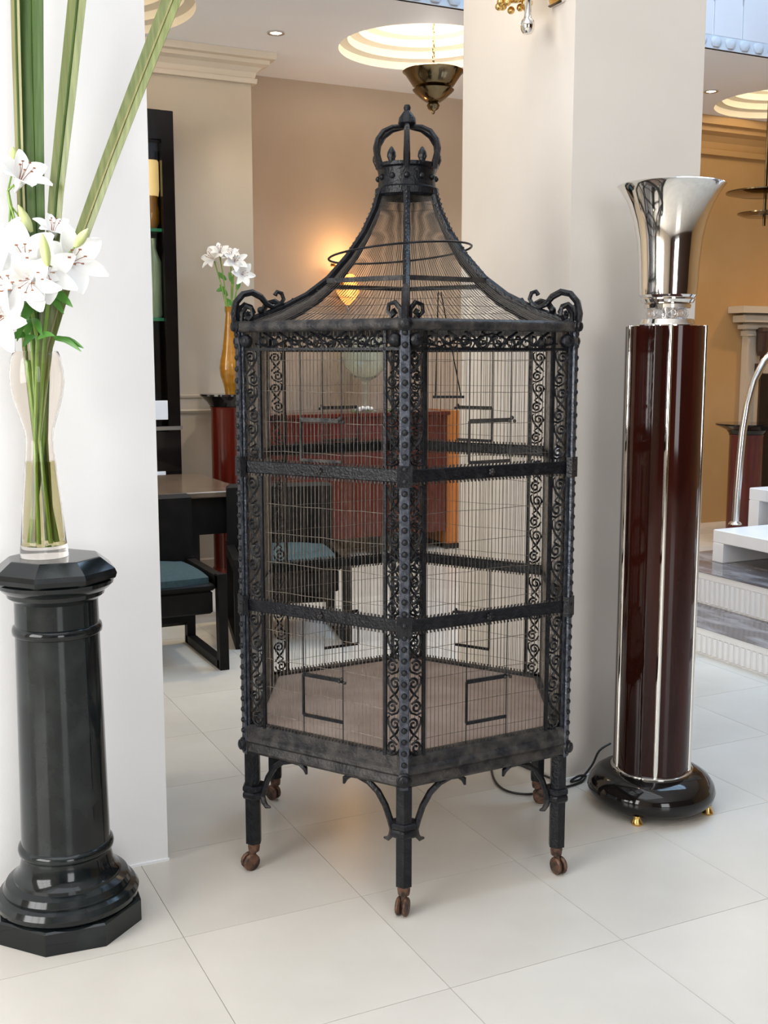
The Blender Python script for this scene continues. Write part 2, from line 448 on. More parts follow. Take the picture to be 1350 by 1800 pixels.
# chair rail on the projecting section
struct('trim_4', MB().sweep_profile([(0, 1.125), (.012, 1.125), (.02, 1.14), (.012, 1.15), (.008, 1.22), (.018, 1.232), (.02, 1.245), (0, 1.25)], [(-4, 7.499), (2.643, 7.499)]), M_BEIGE)
struct('baseboard_back', MB().sweep_profile([(0, 0), (.018, 0), (.018, .09), (.01, .1), (0, .1)], [(-4, 7.499), (2.644, 7.499), (2.644, 7.99), (5.88, 7.99)]), M_BEIGE)
# thin pale foot line of the piers
struct('baseboard_left', MB().box(-1.6, .806, 3.131, 3.135, 0, .008), M_WHITESTONE)
struct('baseboard_right', MB().box(2.219, 2.771, 3.135, 3.14, 0, .008), M_WHITESTONE)
# pilaster on the warm-lit wall
pb = 7.776
pil = MB().box(7.42, 7.9, pb - .07, pb, 0, 1.72)
pil.box(7.40, 7.92, pb - .085, pb, 1.70, 1.745).box(7.36, 7.96, pb - .11, pb, 1.76, 1.80).box(7.3, 8.02, pb - .15, pb, 1.82, 1.88).box(7.24, 8.08, pb - .19, pb, 1.90, 1.96)
pil.box(7.42, 7.9, pb - .07, pb, 1.7, 1.94)
struct('trim_5', pil, M_BEIGE)

# ================================================================== LIGHT FIXTURES AND ADDED SPOTS OF THE REAR ROOM
for i, (dx, dy, dr) in enumerate(DOMES):
    point('dome_lamp', (dx, dy, ZC + .10), (7, 6, 10)[i], (1.0, .85, .62), .12)
spot('down_spot', (2.611, 6.922, ZC - .02), 26, (1.0, .86, .64), 110, .8)
spot('down_spot', (2.7, 6.1, ZC - .02), 90, (1.0, .84, .60), 84, .7)  # added spot without a fitting, warms the rear floor
spot('down_spot', (6.174, 6.915, ZC - .02), 75, (1.0, .66, .34), 110, .8)
spot('down_spot', (8.2, 6.6, ZC - .02), 100, (1.0, .64, .30), 120, .8)
spot('down_spot', (4.8, 6.9, ZC - .02), 60, (1.0, .82, .56), 118, .8)
spot('down_spot', (1.3, 6.1, ZC - .02), 50, (1.0, .84, .60), 60, .8)  # another added spot with no fitting, for warm light on the floor

# hanging brass pendant below the dome
t = thing('pendant_lamp', 'brass bowl pendant lamp hanging from the glowing ceiling dome', 'lamp', (3.70, 6.84, 0))
zr = 3.40
t_s = 1.0
MB().lathe([(.001, zr - .135), (.06, zr - .132), (.105, zr - .118), (.138, zr - .09), (.162, zr - .055), (.188, zr - .018), (.208, zr), (.202, zr + .004), (.15, zr - .05), (.10, zr - .10), (.05, zr - .12), (.001, zr - .122)], 40, cap0=False, cap1=False).build('bowl', M_BRASS, t)
MB().lathe([(.001, zr - .20), (.05, zr - .195), (.085, zr - .17), (.125, zr - .135), (.14, zr - .118), (.12, zr - .115), (.001, zr - .12)], 36, cap0=False, cap1=False).build('lower_bowl', M_BRASS, t)
MB().lathe([(.001, zr - .275), (.012, zr - .268), (.012, zr - .255), (.035, zr - .24), (.045, zr - .215), (.03, zr - .198), (.001, zr - .195)], 20, cap0=False, cap1=False).build('finial', M_BRASS, t)
ch = MB()
for k in range(20):
    z = zr - .1 + k * .028
    pts = [(cos(a) * .007 * (k % 2), cos(a) * .007 * ((k + 1) % 2), z + sin(a) * .016) for a in [2 * pi * q / 8 for q in range(8)]]
    ch.tube(pts, .0045, 4, closed=True)
ch.build('chain', M_BRASS, t)
MB().lathe([(.05, zr + .485), (.045, zr + .46), (.012, zr + .44)], 20).build('canopy', M_BRASS, t)

# glowing sconce on the recess wall
t = thing('wall_sconce', 'glowing amber tulip wall sconce with dark brackets on the recessed rear wall', 'lamp', (3.54, 7.9, 0))
MB().lathe([(.012, 1.90), (.055, 1.945), (.088, 2.0), (.098, 2.05), (.092, 2.05), (.05, 1.955), (.008, 1.915)], 20, cap0=False, cap1=False).build('shade', M_SHADE, t)
MB().sphere((.02, 0, 2.085), .055, 14, 8).build('bulb', M_SHADE, t)
MB().lathe([(.001, 1.845), (.01, 1.86), (.016, 1.88), (.014, 1.905)], 12).build('finial', M_STEEL, t)
MB().tube([(-.14, .0, 2.20), (-.10, .0, 2.2), (-.03, 0, 2.16), (-.01, .05, 2.1), (0, .1, 2.05)], .012, 6).build('bracket', M_BRASS, t)
MB().box(-.04, .04, .078, .0995, 1.95, 2.2, .01).build('backplate', M_BRASS, t)
point('pendant_light', (3.70, 6.84, 3.445), 10, (1.0, .95, .87), .08)
point('sconce_lamp', (3.50, 7.80, 2.27), 5.5, (1.0, .58, .24), .06)

# ceiling lamp with two discs at the far right
t = thing('tiered_lamp', 'hanging lamp of two thin olive discs before the warm-lit wall', 'lamp', (5.95, 6.35, 0))
LX, LY = 6.42, 6.55
t.location = (LX, LY, 0)
MB().lathe([(.001, 2.72), (.2, 2.725), (.29, 2.745), (.29, 2.755), (.001, 2.76)], 36, cap0=False, cap1=False).build('upper_disc', M_BRASS, t)
MB().lathe([(.001, 2.565), (.15, 2.57), (.20, 2.588), (.2, 2.597), (.001, 2.60)], 36, cap0=False, cap1=False).build('lower_disc', M_BRASS, t)
MB().tube([(0, 0, 2.5), (0, 0, ZC)], .012, 8).build('rod', M_BRASS, t)

# chrome sconce on the side of the square pier
t = thing('pier_sconce', 'chrome wall sconce with ball finial and gold glass beads on pier side', 'lamp', (2.10, 3.235, 0))
MB().lathe([(.001, 2.553), (.014, 2.556), (.021, 2.566), (.024, 2.581), (.021, 2.596), (.013, 2.604), (.011, 2.615), (.012, 2.66), (.014, 2.70), (.014, 2.95)], 20, cap0=False).build('drop', M_CHROME, t)
MB().tube([(0, 0, 2.72), (.06, 0, 2.70), (.121, 0, 2.72)], .011, 8).build('arm', M_CHROME, t)
MB().box(.104, .121, -.04, .04, 2.66, 2.98, .006).build('backplate', M_CHROME, t)
MB().lathe([(.02, 2.86), (.09, 2.93), (.14, 3.05), (.135, 3.05), (.08, 2.94), (.012, 2.875)], 24, cap0=False, cap1=False).build('cup', M_CHROME, t)
point('pier_sconce_lamp', (2.00, 3.30, 3.02), 9, (1.0, .82, .60), .05)
bead = MB().sphere((0, 0, 0), .013, 10, 6).mesh('bead', M_GOLD)
for k in range(10):
    a = 2 * pi * k / 10
    link('bead', bead, t, loc=(.0 + .052 * cos(a), .085 + .045 * sin(a), 2.665 + .008 * (k % 2)))
MB().lathe([(.02, 2.68), (.055, 2.69), (.06, 2.72), (.02, 2.74)], 20, (0, .085, 0)).build('bead_plate', M_GOLD, t)
MB().tube([(0, 0, 2.74), (0, .085, 2.735)], .008, 6).build('side_arm', M_CHROME, t)
MB().tube([(0, 0, 2.685), (.01, -.05, 2.69), (.02, -.07, 2.70)], [.008, .012, .004], 6).build('leaf_arm', M_CHROME, t)

# ================================================================== BIRDCAGE
R = .538
cage = thing('birdcage', 'tall hexagonal black wrought iron birdcage with crown top on caster legs', 'birdcage', (1.533, 2.993, 0), radians(-27.5))
Z_TOP, Z_B1, Z_B2, Z_BASE = 1.586, 1.199, .803, .40


def vx(k, r=R): a = radians(-90 + 60 * k); return Vector((r * cos(a), r * sin(a), 0))


def face(k):
    p = vx(k); q = vx(k + 1); e = (q - p).normalized(); n = Vector((e.y, -e.x, 0))
    return p, q, e, n


def face_mat(k, z=0.0, off=0.0):
    p, q, e, n = face(k)
    o = p + n * off + Vector((0, 0, z))
    return Matrix(((e.x, n.x, 0, o.x), (e.y, n.y, 0, o.y), (0, 0, 1, o.z), (0, 0, 0, 1)))


FW = R  # face width (hexagon side)
rivet_me = MB().lathe([(.0085, 0), (.0085, .0015), (.0066, .0045), (.0035, .0062), (.0005, .0066)], 8, cap1=True).xform(Matrix.Rotation(pi / 2, 4, 'X')).mesh('rivet', M_IRON)
# rivet axis now along -Y


def spiral(cx, cz, r0, r1, a0, turns, n=16):
    return [(cx + (r0 + (r1 - r0) * i / n) * cos(a0 + turns * 2 * pi * i / n), 0, cz + (r0 + (r1 - r0) * i / n) * sin(a0 + turns * 2 * pi * i / n)) for i in range(n + 1)]


def scroll_mesh(mir):
    """S scroll .046 wide, .112 tall in local x,z with a crossing leaf"""
    mb = MB()
    lo = spiral(.027, .021, .004, .017, pi * .2, 1.3, 14)
    hi = spiral(.019, .086, .017, .004, pi * 1.0 - pi * .0, -1.3, 14)
    path = lo + [(.034, 0, .045), (.016, 0, .062)] + hi
    mb.tube(path, .0035, 4)
    mb.tube([(.004, 0, .038), (.014, 0, .050), (.030, 0, .066), (.040, 0, .084), (.042, 0, .10), (.036, 0, .106)], [.0025, .0038, .0038, .0034, .003, .002], 4)
    mb.tube([(.042, 0, .004), (.030, 0, .0), (.012, 0, .008), (.004, 0, .022)], .003, 4)
    if mir:
        mb.v = [(-x, y, z) for x, y, z in mb.v]; mb.f = [f[::-1] for f in mb.f]
    return mb.mesh('scroll', M_IRON)


SCR = (scroll_mesh(False), scroll_mesh(True))

posts = []
for k in range(6):
    c = vx(k); d = c.normalized(); tn = Vector((-d.y, d.x, 0))
    mb = MB()
    up = Vector((0, 0, 1))
    # riveted face strip
    mb.bar(c + up * .36, c + up * 1.60, .006, .022, up=tn)
    # angle iron wings behind it, along each face
    for s_, kk in ((1, k), (-1, k - 1)):
        p, q, e, n = face(kk)
        e = e if s_ == 1 else -e
        st = c - d * .006
        a = st + e * .003; b = st + e * .014
        mid = (a + b) / 2
        mb.bar(mid + up * .36, mid + up * 1.585, .005, .012, up=e)
    post = mb.build('corner_post', M_STRIP, cage, False)
    posts.append(post)
    ang = math.atan2(d.y, d.x) + pi / 2
    for j in range(37):
        z = .43 + j * .0315
        link('rivet', rivet_me, post, loc=c + d * .003 + up * z, rot=(0, 0, ang))
    # big bolts at the rail levels
    for z, rr in ((Z_TOP, .019), (Z_BASE - .012, .021)):
        MB().lathe([(rr, 0), (rr, .004), (rr * .75, .007), (rr * .7, .012), (rr * .45, .015), (.001, .0155)], 12, cap1=False).xform(
            Matrix.Translation(c + d * .003 + up * z) @ Matrix.Rotation(ang, 4, 'Z') @ Matrix.Rotation(pi / 2, 4, 'X')).build('bolt', M_IRON, post)
    for z in (Z_B1, Z_B2):
        q = c - d * .002 + up * z
        MB().bar(q - up * .028, q + up * .028, .016, .040, up=tn).build('strap', M_IRON, post, False)

# scroll strips flanking the posts, three tiers
TIERS = [(Z_B1 + .024, 1.522), (Z_B2 + .022, Z_B1 - .024), (Z_BASE + .045, Z_B2 - .022)]
for k in range(6):
    for side in (0, 1):
        kk = k if side == 0 else k - 1
        p, q, e, n = face(kk)
        org = (p + e * .016) if side == 0 else (q - e * .016)
        ang = math.atan2(e.y, e.x)
        for ti, (z0, z1) in enumerate(TIERS):
            h = (z1 - z0) / 3
            for j in range(3):
                o = link('scroll', SCR[side], posts[k], loc=org - n * .012 + Vector((0, 0, z0 + j * h)), rot=(0, 0, ang), scale=(1, 1, h / .110))
        b = org + (e if side == 0 else -e) * .050 - n * .012
        MB().bar(b + Vector((0, 0, Z_BASE + .04)), b + Vector((0, 0, 1.575)), .008, .009, up=e).build('inner_bar', M_IRON, posts[k], False)

# rails, bands, base, frieze, wires per face
fr_pts = spiral(.02, .0, .004, .0195, 0, 1.25, 14) + [(.05, 0, .004), (.066, 0, -.022)]
frieze_me = MB().tube(fr_pts, .0034, 4).mesh('frieze_scroll', M_IRON)
frieze_mir = MB().tube([(-x, y, z) for x, y, z in fr_pts], .0034, 4).mesh('frieze_scroll', M_IRON)
for k in range(6):
    Mf = face_mat(k)
    # top rail (rounded bar)
    prof = [(.0, -.016), (.012, -.016), (.018, -.008), (.018, .006), (.010, .014), (0, .015), (-.012, .012), (-.014, -.012)]
    mb = MB(); vs = []; fs = []
    n8 = len(prof)
    for x_ in (-.004, FW + .004):
        for (o, z) in prof: vs.append((x_, o - .006, Z_TOP + z))
    for i in range(n8): fs.append((i, (i + 1) % n8, n8 + (i + 1) % n8, n8 + i))
    fs += [tuple(range(n8 - 1, -1, -1)), tuple(range(n8, 2 * n8))]
    mb.add(vs, fs).xform(Mf).build('top_rail', M_IRONDUST, cage, True, 60)
    # frieze: lower bar, corner bosses, running scrolls, shallow arch
    fb = MB().box(.016, FW - .016, -.016, -.008, 1.520, 1.5275).xform(Mf).build('frieze_bar', M_IRON, cage, False)
    for x_ in (.030, FW - .030):
        MB().sphere((x_, -.002, 1.546), .0195, 14, 8).xform(Mf).build('boss', M_IRON, fb)
    arch = [(.055 + i * (FW - .11) / 16, -.009, 1.532 + .026 * math.exp(-((i - 8) / 4.2) ** 2) + .006 * cos(i * 1.6)) for i in range(17)]
    MB().tube(arch, .0024, 4).xform(Mf).build('frieze_arch', M_IRON, fb)
    p, q, e, n = face(k); ang = math.atan2(e.y, e.x)
    for j in range(4):
        link('frieze_scroll', frieze_me, fb, loc=p + e * (.062 + j * .052) - n * .012 + Vector((0, 0, 1.549)), rot=(0, 0, ang))
        link('frieze_scroll', frieze_mir, fb, loc=p + e * (FW - .062 - j * .052) - n * .012 + Vector((0, 0, 1.549)), rot=(0, 0, ang))
    # two middle bands with toothed wire edges
    for zb in (Z_B1, Z_B2):
        bd = MB().box(.004, FW - .004, -.012, -.004, zb - .017, zb + .017, .002).box(.004, FW - .004, -.024, -.012, zb - .012, zb + .012).xform(Mf).build('band', M_IRON, cage, False)
        th = MB()
        for j in range(46):
            x_ = .016 + j * (FW - .032) / 45
            for zz, s_ in ((zb + .0165, 1), (zb - .0165, -1)):
                th.bar((x_, -.008, zz), (x_ + .0015, -.006, zz + s_ * .0075), .0034, .0034, up=(1, 0, 0))
        th.xform(Mf).build('wire_tooth', M_IRONDUST, bd, False, kind='stuff')
        st = MB()
        for j in range(5):
            a = 2 * pi * j / 5
            st.sphere((FW * .5 + .0065 * cos(a), -.001, zb + .0065 * sin(a)), .0042, 6, 4)
        st.sphere((FW * .5, .0005, zb), .0045, 6, 4)
        st.xform(Mf).build('rosette', M_IRONDUST, bd)
    # base skirt: stepped moulding
    pr = [(-.03, .448), (-.006, .448), (.0, .442), (.002, .418), (.010, .412), (.012, .400), (.004, .392), (.008, .384), (.010, .370), (.004, .362), (-.03, .362)]
    vs = []; fs = []; m_ = len(pr)
    for x_ in (-.006, FW + .006):
        for (o, z) in pr: vs.append((x_, o - .008, z))
    for i in range(m_): fs.append((i, (i + 1) % m_, m_ + (i + 1) % m_, m_ + i))
    fs += [tuple(range(m_ - 1, -1, -1)), tuple(range(m_, 2 * m_))]
    sk = MB().add(vs, fs).xform(Mf).build('base_skirt', M_IRONDUST, cage, True, 30)
    th = MB()
    for j in range(46):
        x_ = .016 + j * (FW - .032) / 45
        th.bar((x_, -.014, .447), (x_ + .0015, -.012, .4545), .0034, .0034, up=(1, 0, 0))
    th.xform(Mf).build('wire_tooth', M_IRONDUST, sk, False, kind='stuff')
    # wire panels
    for ti, (z0, z1) in enumerate(((Z_B1, Z_TOP), (Z_B2, Z_B1), (.44, Z_B2))):
        wm = MB(); N = 41
        for j in range(N):
            x_ = .018 + j * (FW - .036) / (N - 1)
            jj = random.uniform(-.0016, .0016)
            wm.tube([(x_, -.020, z0), (x_ + jj, -.0195 + random.uniform(-.001, .001), (z0 + z1) / 2 + random.uniform(-.08, .08)), (x_, -.020, z1)], .00085, 3, caps=False)
        rows = [z0 + .045 + .083 * i for i in range(int((z1 - z0 - .05) / .083) + 1)]
        for z in rows:
            wm.tube([(.012 + i * (FW - .024) / 8, -.0175, z + random.uniform(-.0022, .0022)) for i in range(9)], .0008, 3, caps=False)
        wm.xform(Mf).build('wire_panel', M_WIRE, cage, False, kind='stuff')
    # little hatch frames in the top and bottom tiers
    for (z0, z1, za, zb) in ((1.225, 1.335, 1.22, 1.57), (.508, .625, .45, .785)):
        xm = FW * .5; hw = .066
        h = MB()
        for s_ in (-1, 1):
            h.tube([(xm + s_ * hw, -.014, za), (xm + s_ * hw, -.014, zb)], .0019, 4)
        h.bar((xm - hw, -.013, z1), (xm + hw, -.013, z1), .006, .011)
        h.bar((xm - hw, -.013, z0), (xm + hw, -.013, z0), .006, .009)
        h.bar((xm - hw, -.013, z0), (xm - hw, -.013, z1), .005, .006, up=(0, 1, 0))
        hh = h.xform(Mf).build('hatch', M_IRONDUST if z0 > 1 else M_IRON, cage, False)
        MB().sphere((xm + hw, -.008, z1 + .006), .006, 8, 5).sphere((xm + hw + .009, -.008, z1 - .003), .005, 8, 5).sphere((xm + hw - .008, -.008, z1 - .002), .005, 8, 5).xform(Mf).build('latch', M_IRONDUST, hh)

# cage tray floor
MB().prism([tuple(vx(k, R - .03).xy) for k in range(6)], .425, .440).build('tray', M_TRAY, cage, False)

# roof: hips, rings, wires
HIP = [(.535, 1.592), (.479, 1.612), (.418, 1.633), (.33, 1.675), (.261, 1.724), (.197, 1.791), (.145, 1.862), (.112, 1.925), (.092, 1.985)]


def hip_r(z):
    for (r0, z0), (r1, z1) in zip(HIP, HIP[1:]):
        if z <= z1: return r0 + (r1 - r0) * (z - z0) / (z1 - z0)
    return HIP[-1][0]


for k in range(6):
    d = vx(k, 1.0)
    hp = MB().tube([d * (r - .004) + Vector((0, 0, z)) for r, z in HIP], [.011] * 9, 6).build('roof_hip', M_IRON, cage)
    kn = MB()
    for i in range(26):
        z = 1.615 + i * .0142
        kn.sphere(d * (hip_r(z) + .007) + Vector((0, 0, z)), .0042, 5, 4)
    kn.build('hip_beading', M_IRONDUST, hp, kind='stuff')
    rw = MB(); N = 31
    for j in range(1, N):
        s_ = j / N
        pts = []
        for r, z in HIP:
            a = vx(k, r - .006); b = vx(k + 1, r - .006); pts.append(a.lerp(b, s_) + Vector((0, 0, z)))
        rw.tube(pts, .0008, 3, caps=False)
    for z in (1.64, 1.69, 1.94):
        r = hip_r(z) - .004
        rw.tube([vx(k, r) + Vector((0, 0, z)), vx(k + 1, r) + Vector((0, 0, z))], .0009, 3, caps=False)
    rw.build('roof_wire', M_DARKWIRE, cage, False, kind='stuff')
    r = hip_r(1.719)
    a = vx(k, r) + Vector((0, 0, 1.719)); b = vx(k + 1, r) + Vector((0, 0, 1.719))
    MB().bar(a, b, .010, .013).build('roof_ring', M_IRONDUST, cage, False)
hoop = []
for i in range(40):
    a = 2 * pi * i / 40
    hoop.append((.212 * cos(a) - .02, .212 * sin(a), 1.808 + .020 * cos(a + .35)))
MB().tube(hoop, .0034, 5, closed=True).build('loose_hoop', M_IRON, cage)

# crown
MB().lathe([(.086, 1.965), (.094, 1.972), (.094, 1.99), (.086, 1.995), (.083, 2.02), (.086, 2.045), (.093, 2.05), (.093, 2.06), (.082, 2.062), (.078, 2.04), (.078, 1.97)], 36, cap0=False, cap1=False, closed=True).build('crown_collar', M_IRON, cage)
for k in range(12):
    a = radians(30 * k)
    MB().sphere((.084 * cos(a), .084 * sin(a), 2.02), .009, 8, 5).build('crown_stud', M_IRON, cage)
for k in range(6):
    a = radians(-90 + 60 * k)
    pts = [(.088, 2.045), (.098, 2.075), (.103, 2.10), (.098, 2.125), (.08, 2.148), (.05, 2.163), (.012, 2.168)]
    MB().tube([(r * cos(a), r * sin(a), z) for r, z in pts], [.010, .010, .009, .008, .008, .007, .007], 6).build('crown_arch', M_IRON, cage)
    a2 = a + radians(30)
    MB().lathe([(.006, 2.055), (.013, 2.072), (.012, 2.084), (.005, 2.096), (.001, 2.1)], 8, (.088 * cos(a2), .088 * sin(a2), 0), cap1=False).build('crown_point', M_IRON, cage)
MB().lathe([(.006, 2.0), (.006, 2.16), (.018, 2.165), (.027, 2.178), (.025, 2.193), (.014, 2.208), (.009, 2.214), (.011, 2.222), (.008, 2.23), (.001, 2.232)], 14, cap1=False).build('crown_finial', M_IRON, cage)

# corner crests
for k in range(6):
    d = vx(k, 1.0); tn = Vector((-d.y, d.x, 0))

    def pt(r, z, s=0.0): return d * r + tn * s + Vector((0, 0, z))
    big = [pt(.542, 1.585), (pt(.547, 1.62)), pt(.540, 1.652), pt(.520, 1.674), pt(.492, 1.680), pt(.466, 1.668), pt(.448, 1.648), pt(.428, 1.640), pt(.408, 1.648), pt(.398, 1.664), pt(.404, 1.680), pt(.418, 1.684), pt(.424, 1.674)]
    cr = MB().tube(big, [.010, .010, .010, .010, .0095, .009, .008, .007, .0065, .006, .006, .006, .007], 6).build('crest', M_IRON, cage)
    inner = [pt(.536, 1.60), pt(.532, 1.634), pt(.515, 1.648), pt(.496, 1.642), pt(.488, 1.626), pt(.498, 1.614), pt(.508, 1.620), pt(.504, 1.628)]
    MB().tube(inner, [.006, .006, .006, .006, .006, .007, .008, .006], 5).build('crest_curl', M_IRON, cr)
    MB().sphere(pt(.468, 1.632), .010, 8, 6).build('crest_bead', M_IRON, cr)
    for s_ in (-1, 1):
        cu = [pt(.530, 1.592, s_ * .012), pt(.528, 1.622, s_ * .012), pt(.52, 1.640, s_ * .026), pt(.512, 1.634, s_ * .042), pt(.51, 1.616, s_ * .044), pt(.514, 1.606, s_ * .034), pt(.52, 1.614, s_ * .026), pt(.522, 1.622, s_ * .032)]
        MB().tube(cu, [.006, .007, .007, .006, .006, .007, .008, .007], 5).build('crest_curl', M_IRON, cr)

# legs, brackets, casters
for k in range(6):
    c = vx(k, .515); d = c.normalized(); up = Vector((0, 0, 1))
    lg = MB().lathe([(.0245, .082), (.0245, .365)], 6, tuple(c), ph=math.atan2(d.y, d.x))
    leg = lg.build('leg', M_IRON, cage, False)
    # collar
    MB().lathe([(.034, .222), (.038, .228), (.038, .238), (.034, .243), (.038, .248), (.038, .258), (.033, .262)], 6, tuple(c - d * .006), ph=math.atan2(d.y, d.x), cap0=True, cap1=True).build('collar', M_IRON, leg, False)
    for kk, s_ in ((k, 1), (k - 1, -1)):
        p, q, e, n = face(kk); e = e if s_ == 1 else -e

        def bp(x_, z): return c + e * x_ + up * z
        curve = [bp(.036, .235), bp(.044, .26), (bp(.058, .295)), bp(.082, .330), bp(.112, .352), bp(.146, .362), bp(.172, .360), bp(.190, .346), bp(.194, .330)]
        br = MB().tube(curve, [.009, .009, .009, .009, .0088, .0085, .008, .007, .003], 6, flat=1.2).build('bracket', M_IRON, leg)
        MB().tube([bp(.036, .235), bp(.040, .215), bp(.050, .203), bp(.063, .203)], [.008, .0085, .007, .003], 6).build('bracket_tail', M_IRONDUST, br)
    # caster
    MB().lathe([(.016, .055), (.018, .07), (.016, .085)], 10, tuple(c)).build('caster_stem', M_RUST, leg)
    a0 = math.atan2(d.y, d.x) + random.uniform(-.6, .6); ax = Vector((cos(a0), sin(a0), 0)); sd = Vector((-ax.y, ax.x, 0))
    for s_ in (-1, 1):
        Mw = Matrix.Translation(c + ax * .012 + sd * s_ * .010 + up * .026) @ Matrix.Rotation(a0, 4, 'Z') @ Matrix.Rotation(pi / 2, 4, 'X')
        MB().lathe([(.008, -.007), (.022, -.006), (.026, -.002), (.026, .002), (.022, .006), (.008, .007)], 14).xform(Mw).build('caster_wheel', M_RUST, leg)
    MB().tube([c + up * .06, c + ax * .006 + up * .046, c + ax * .012 + up * .026], [.012, .010, .008], 6).build('caster_fork', M_RUST, leg)

# swing and card inside the cage
sw = MB()
for s_ in (-1, 1): sw.tube([(.10 + s_ * .004, .10, 1.70), (.13 + s_ * .04, .12, 1.38)], .0018, 4)
sw.bar((.08, .12, 1.38), (.18, .12, 1.38), .008, .008)
sw.build('swing', M_IRON, cage, False)
p, q, e, n = face(1)
MB().bar(p + e * .10 - n * .028 + Vector((0, 0, 1.222)), p + e * .16 - n * .028 + Vector((0, 0, 1.222)), .003, .046).build('card', M_CARD, cage, False, label='small blank white card tucked behind the upper band')

# ================================================================== TORCHIERE LAMP
LXY = (0.918, 3.62)  # camera-frame x,y


def c2w(x, y): return (x * CY + y * SY, -x * SY + y * CY)


lx, ly = c2w(.905, 3.60)
lamp = thing('torchiere_lamp', 'tall glossy mahogany column floor lamp with flared chrome urn top', 'floor lamp', (lx, ly, 0))
cup = [(.066, 1.655), (.072, 1.657), (.074, 1.668), (.068, 1.671), (.080, 1.674), (.086, 1.684), (.082, 1.688), (.090, 1.698), (.092, 1.72), (.095, 1.80), (.101, 1.87), (.112, 1.925), (.130, 1.978), (.149, 2.012),
       (.162, 2.032), (.168, 2.037), (.164, 2.040), (.148, 2.02), (.124, 1.975), (.104, 1.91), (.092, 1.84), (.086, 1.72), (.01, 1.70)]
MB().lathe(cup, 64, cap0=True, cap1=True).build('urn', M_CHROME, lamp, True, 25)
for k in range(8):
    a = 2 * pi * k / 8 + .3
    MB().sphere((.052 * cos(a), .052 * sin(a), 1.640), .0165, 14, 10).build('crystal_ball', M_CRYSTAL, lamp)
MB().lathe([(.03, 1.618), (.03, 1.66)], 20).build('neck', M_CHROME, lamp)
MB().lathe([(.095, 1.598), (.108, 1.600), (.108, 1.604), (.088, 1.608), (.084, 1.622), (.074, 1.625)], 40).build('top_plate', M_CHROME, lamp, True, 25)
# column of five convex glossy staves between chrome strips
n5 = 5; col = MB(); ring = []
PH = math.atan2(-ly, -lx) + radians(6)
for k in range(n5):
    a0 = PH + 2 * pi * k / n5 + radians(4); a1 = PH + 2 * pi * (k + 1) / n5 - radians(4)
    for i in range(17):
        s_ = i / 16; a = a0 + (a1 - a0) * s_
        rr = .1235 + .006 * sin(pi * s_)
        ring.append((rr * cos(a), rr * sin(a)))
nr = len(ring)
vs = [(x, y, .135) for x, y in ring] + [(x, y, 1.600) for x, y in ring]
fs = [(i, (i + 1) % nr, nr + (i + 1) % nr, nr + i) for i in range(nr)] + [tuple(range(nr, 2 * nr)), tuple(range(nr - 1, -1, -1))]
MB().add(vs, fs).build('column', M_MAHOG, lamp, True, 50)
for k in range(n5):
    a = PH + 2 * pi * k / n5
    MB().tube([(.121 * cos(a), .121 * sin(a), .13), (.121 * cos(a), .121 * sin(a), 1.602)], .0095, 12).build('chrome_strip', M_CHROME, lamp)
MB().lathe([(.132, .128), (.136, .131), (.136, .137), (.130, .140)], 48).build('foot_ring', M_CHROME, lamp)
MB().lathe([(.15, .022), (.19, .024), (.206, .04), (.212, .062), (.206, .085), (.190, .108), (.165, .124), (.136, .131), (.02, .132)], 64).build('base', M_BLKLAC, lamp, True, 60)
for k in range(4):
    a = math.atan2(-ly, -lx) - radians(12) + 2 * pi * k / 4
    MB().lathe([(.018, 0), (.02, .006), (.012, .02), (.012, .03)], 14, (.190 * cos(a), .190 * sin(a), 0)).build('foot', M_GOLD, lamp)
# cable
from_cam = [(1072, 1306, .12), (1050, 1318, .10), (1030, 1340, .05), (1012, 1366, .006), (1004, 1374, .006), (1000, 1366, .012), (1008, 1358, .02), (1026, 1362, .015), (1022, 1374, .006), (1000, 1382, .006), (965, 1390, .006),
            (930, 1396, .006), (900, 1393, .006), (880, 1384, .006), (868, 1368, .006), (863, 1345, .006), (862, 1325, .006), (858, 1300, .006)]
F_, PI_ = 1950.0, radians(7.9)


def px(u, v, z):
    x = (u - 675) / F_; y = -(v - 900) / F_
    dx, dy, dz = x, cos(PI_) + y * sin(PI_), -sin(PI_) + y * cos(PI_)
    t_ = (z - 1.5) / dz
    a, b = c2w(dx * t_, dy * t_)
    return (a, b, z)


cb = [Vector(px(*p_)) for p_ in from_cam]
cb = [Vector((p_.x, min(p_.y, 3.11) if p_.x > 2.15 else p_.y, p_.z)) - Vector((lx, ly, 0)) for p_ in cb]
sm = []
for i in range(len(cb) - 1):
    p0, p1, p2, p3 = cb[max(i - 1, 0)], cb[i], cb[i + 1], cb[min(i + 2, len(cb) - 1)]
    for j in range(4):
        t_ = j / 4
        sm.append(.5 * ((2 * p1) + (p2 - p0) * t_ + (2 * p0 - 5 * p1 + 4 * p2 - p3) * t_ * t_ + (3 * p1 - p0 - 3 * p2 + p3) * t_ ** 3))
sm.append(cb[-1])
cbo = MB().tube([(p_.x + lx, p_.y + ly, max(p_.z, .0045)) for p_ in sm], .0042, 6).build('power_cable', M_CABLE)
tag(cbo, 'thin black power cable trailing from the mahogany lamp to under the birdcage', 'cable')

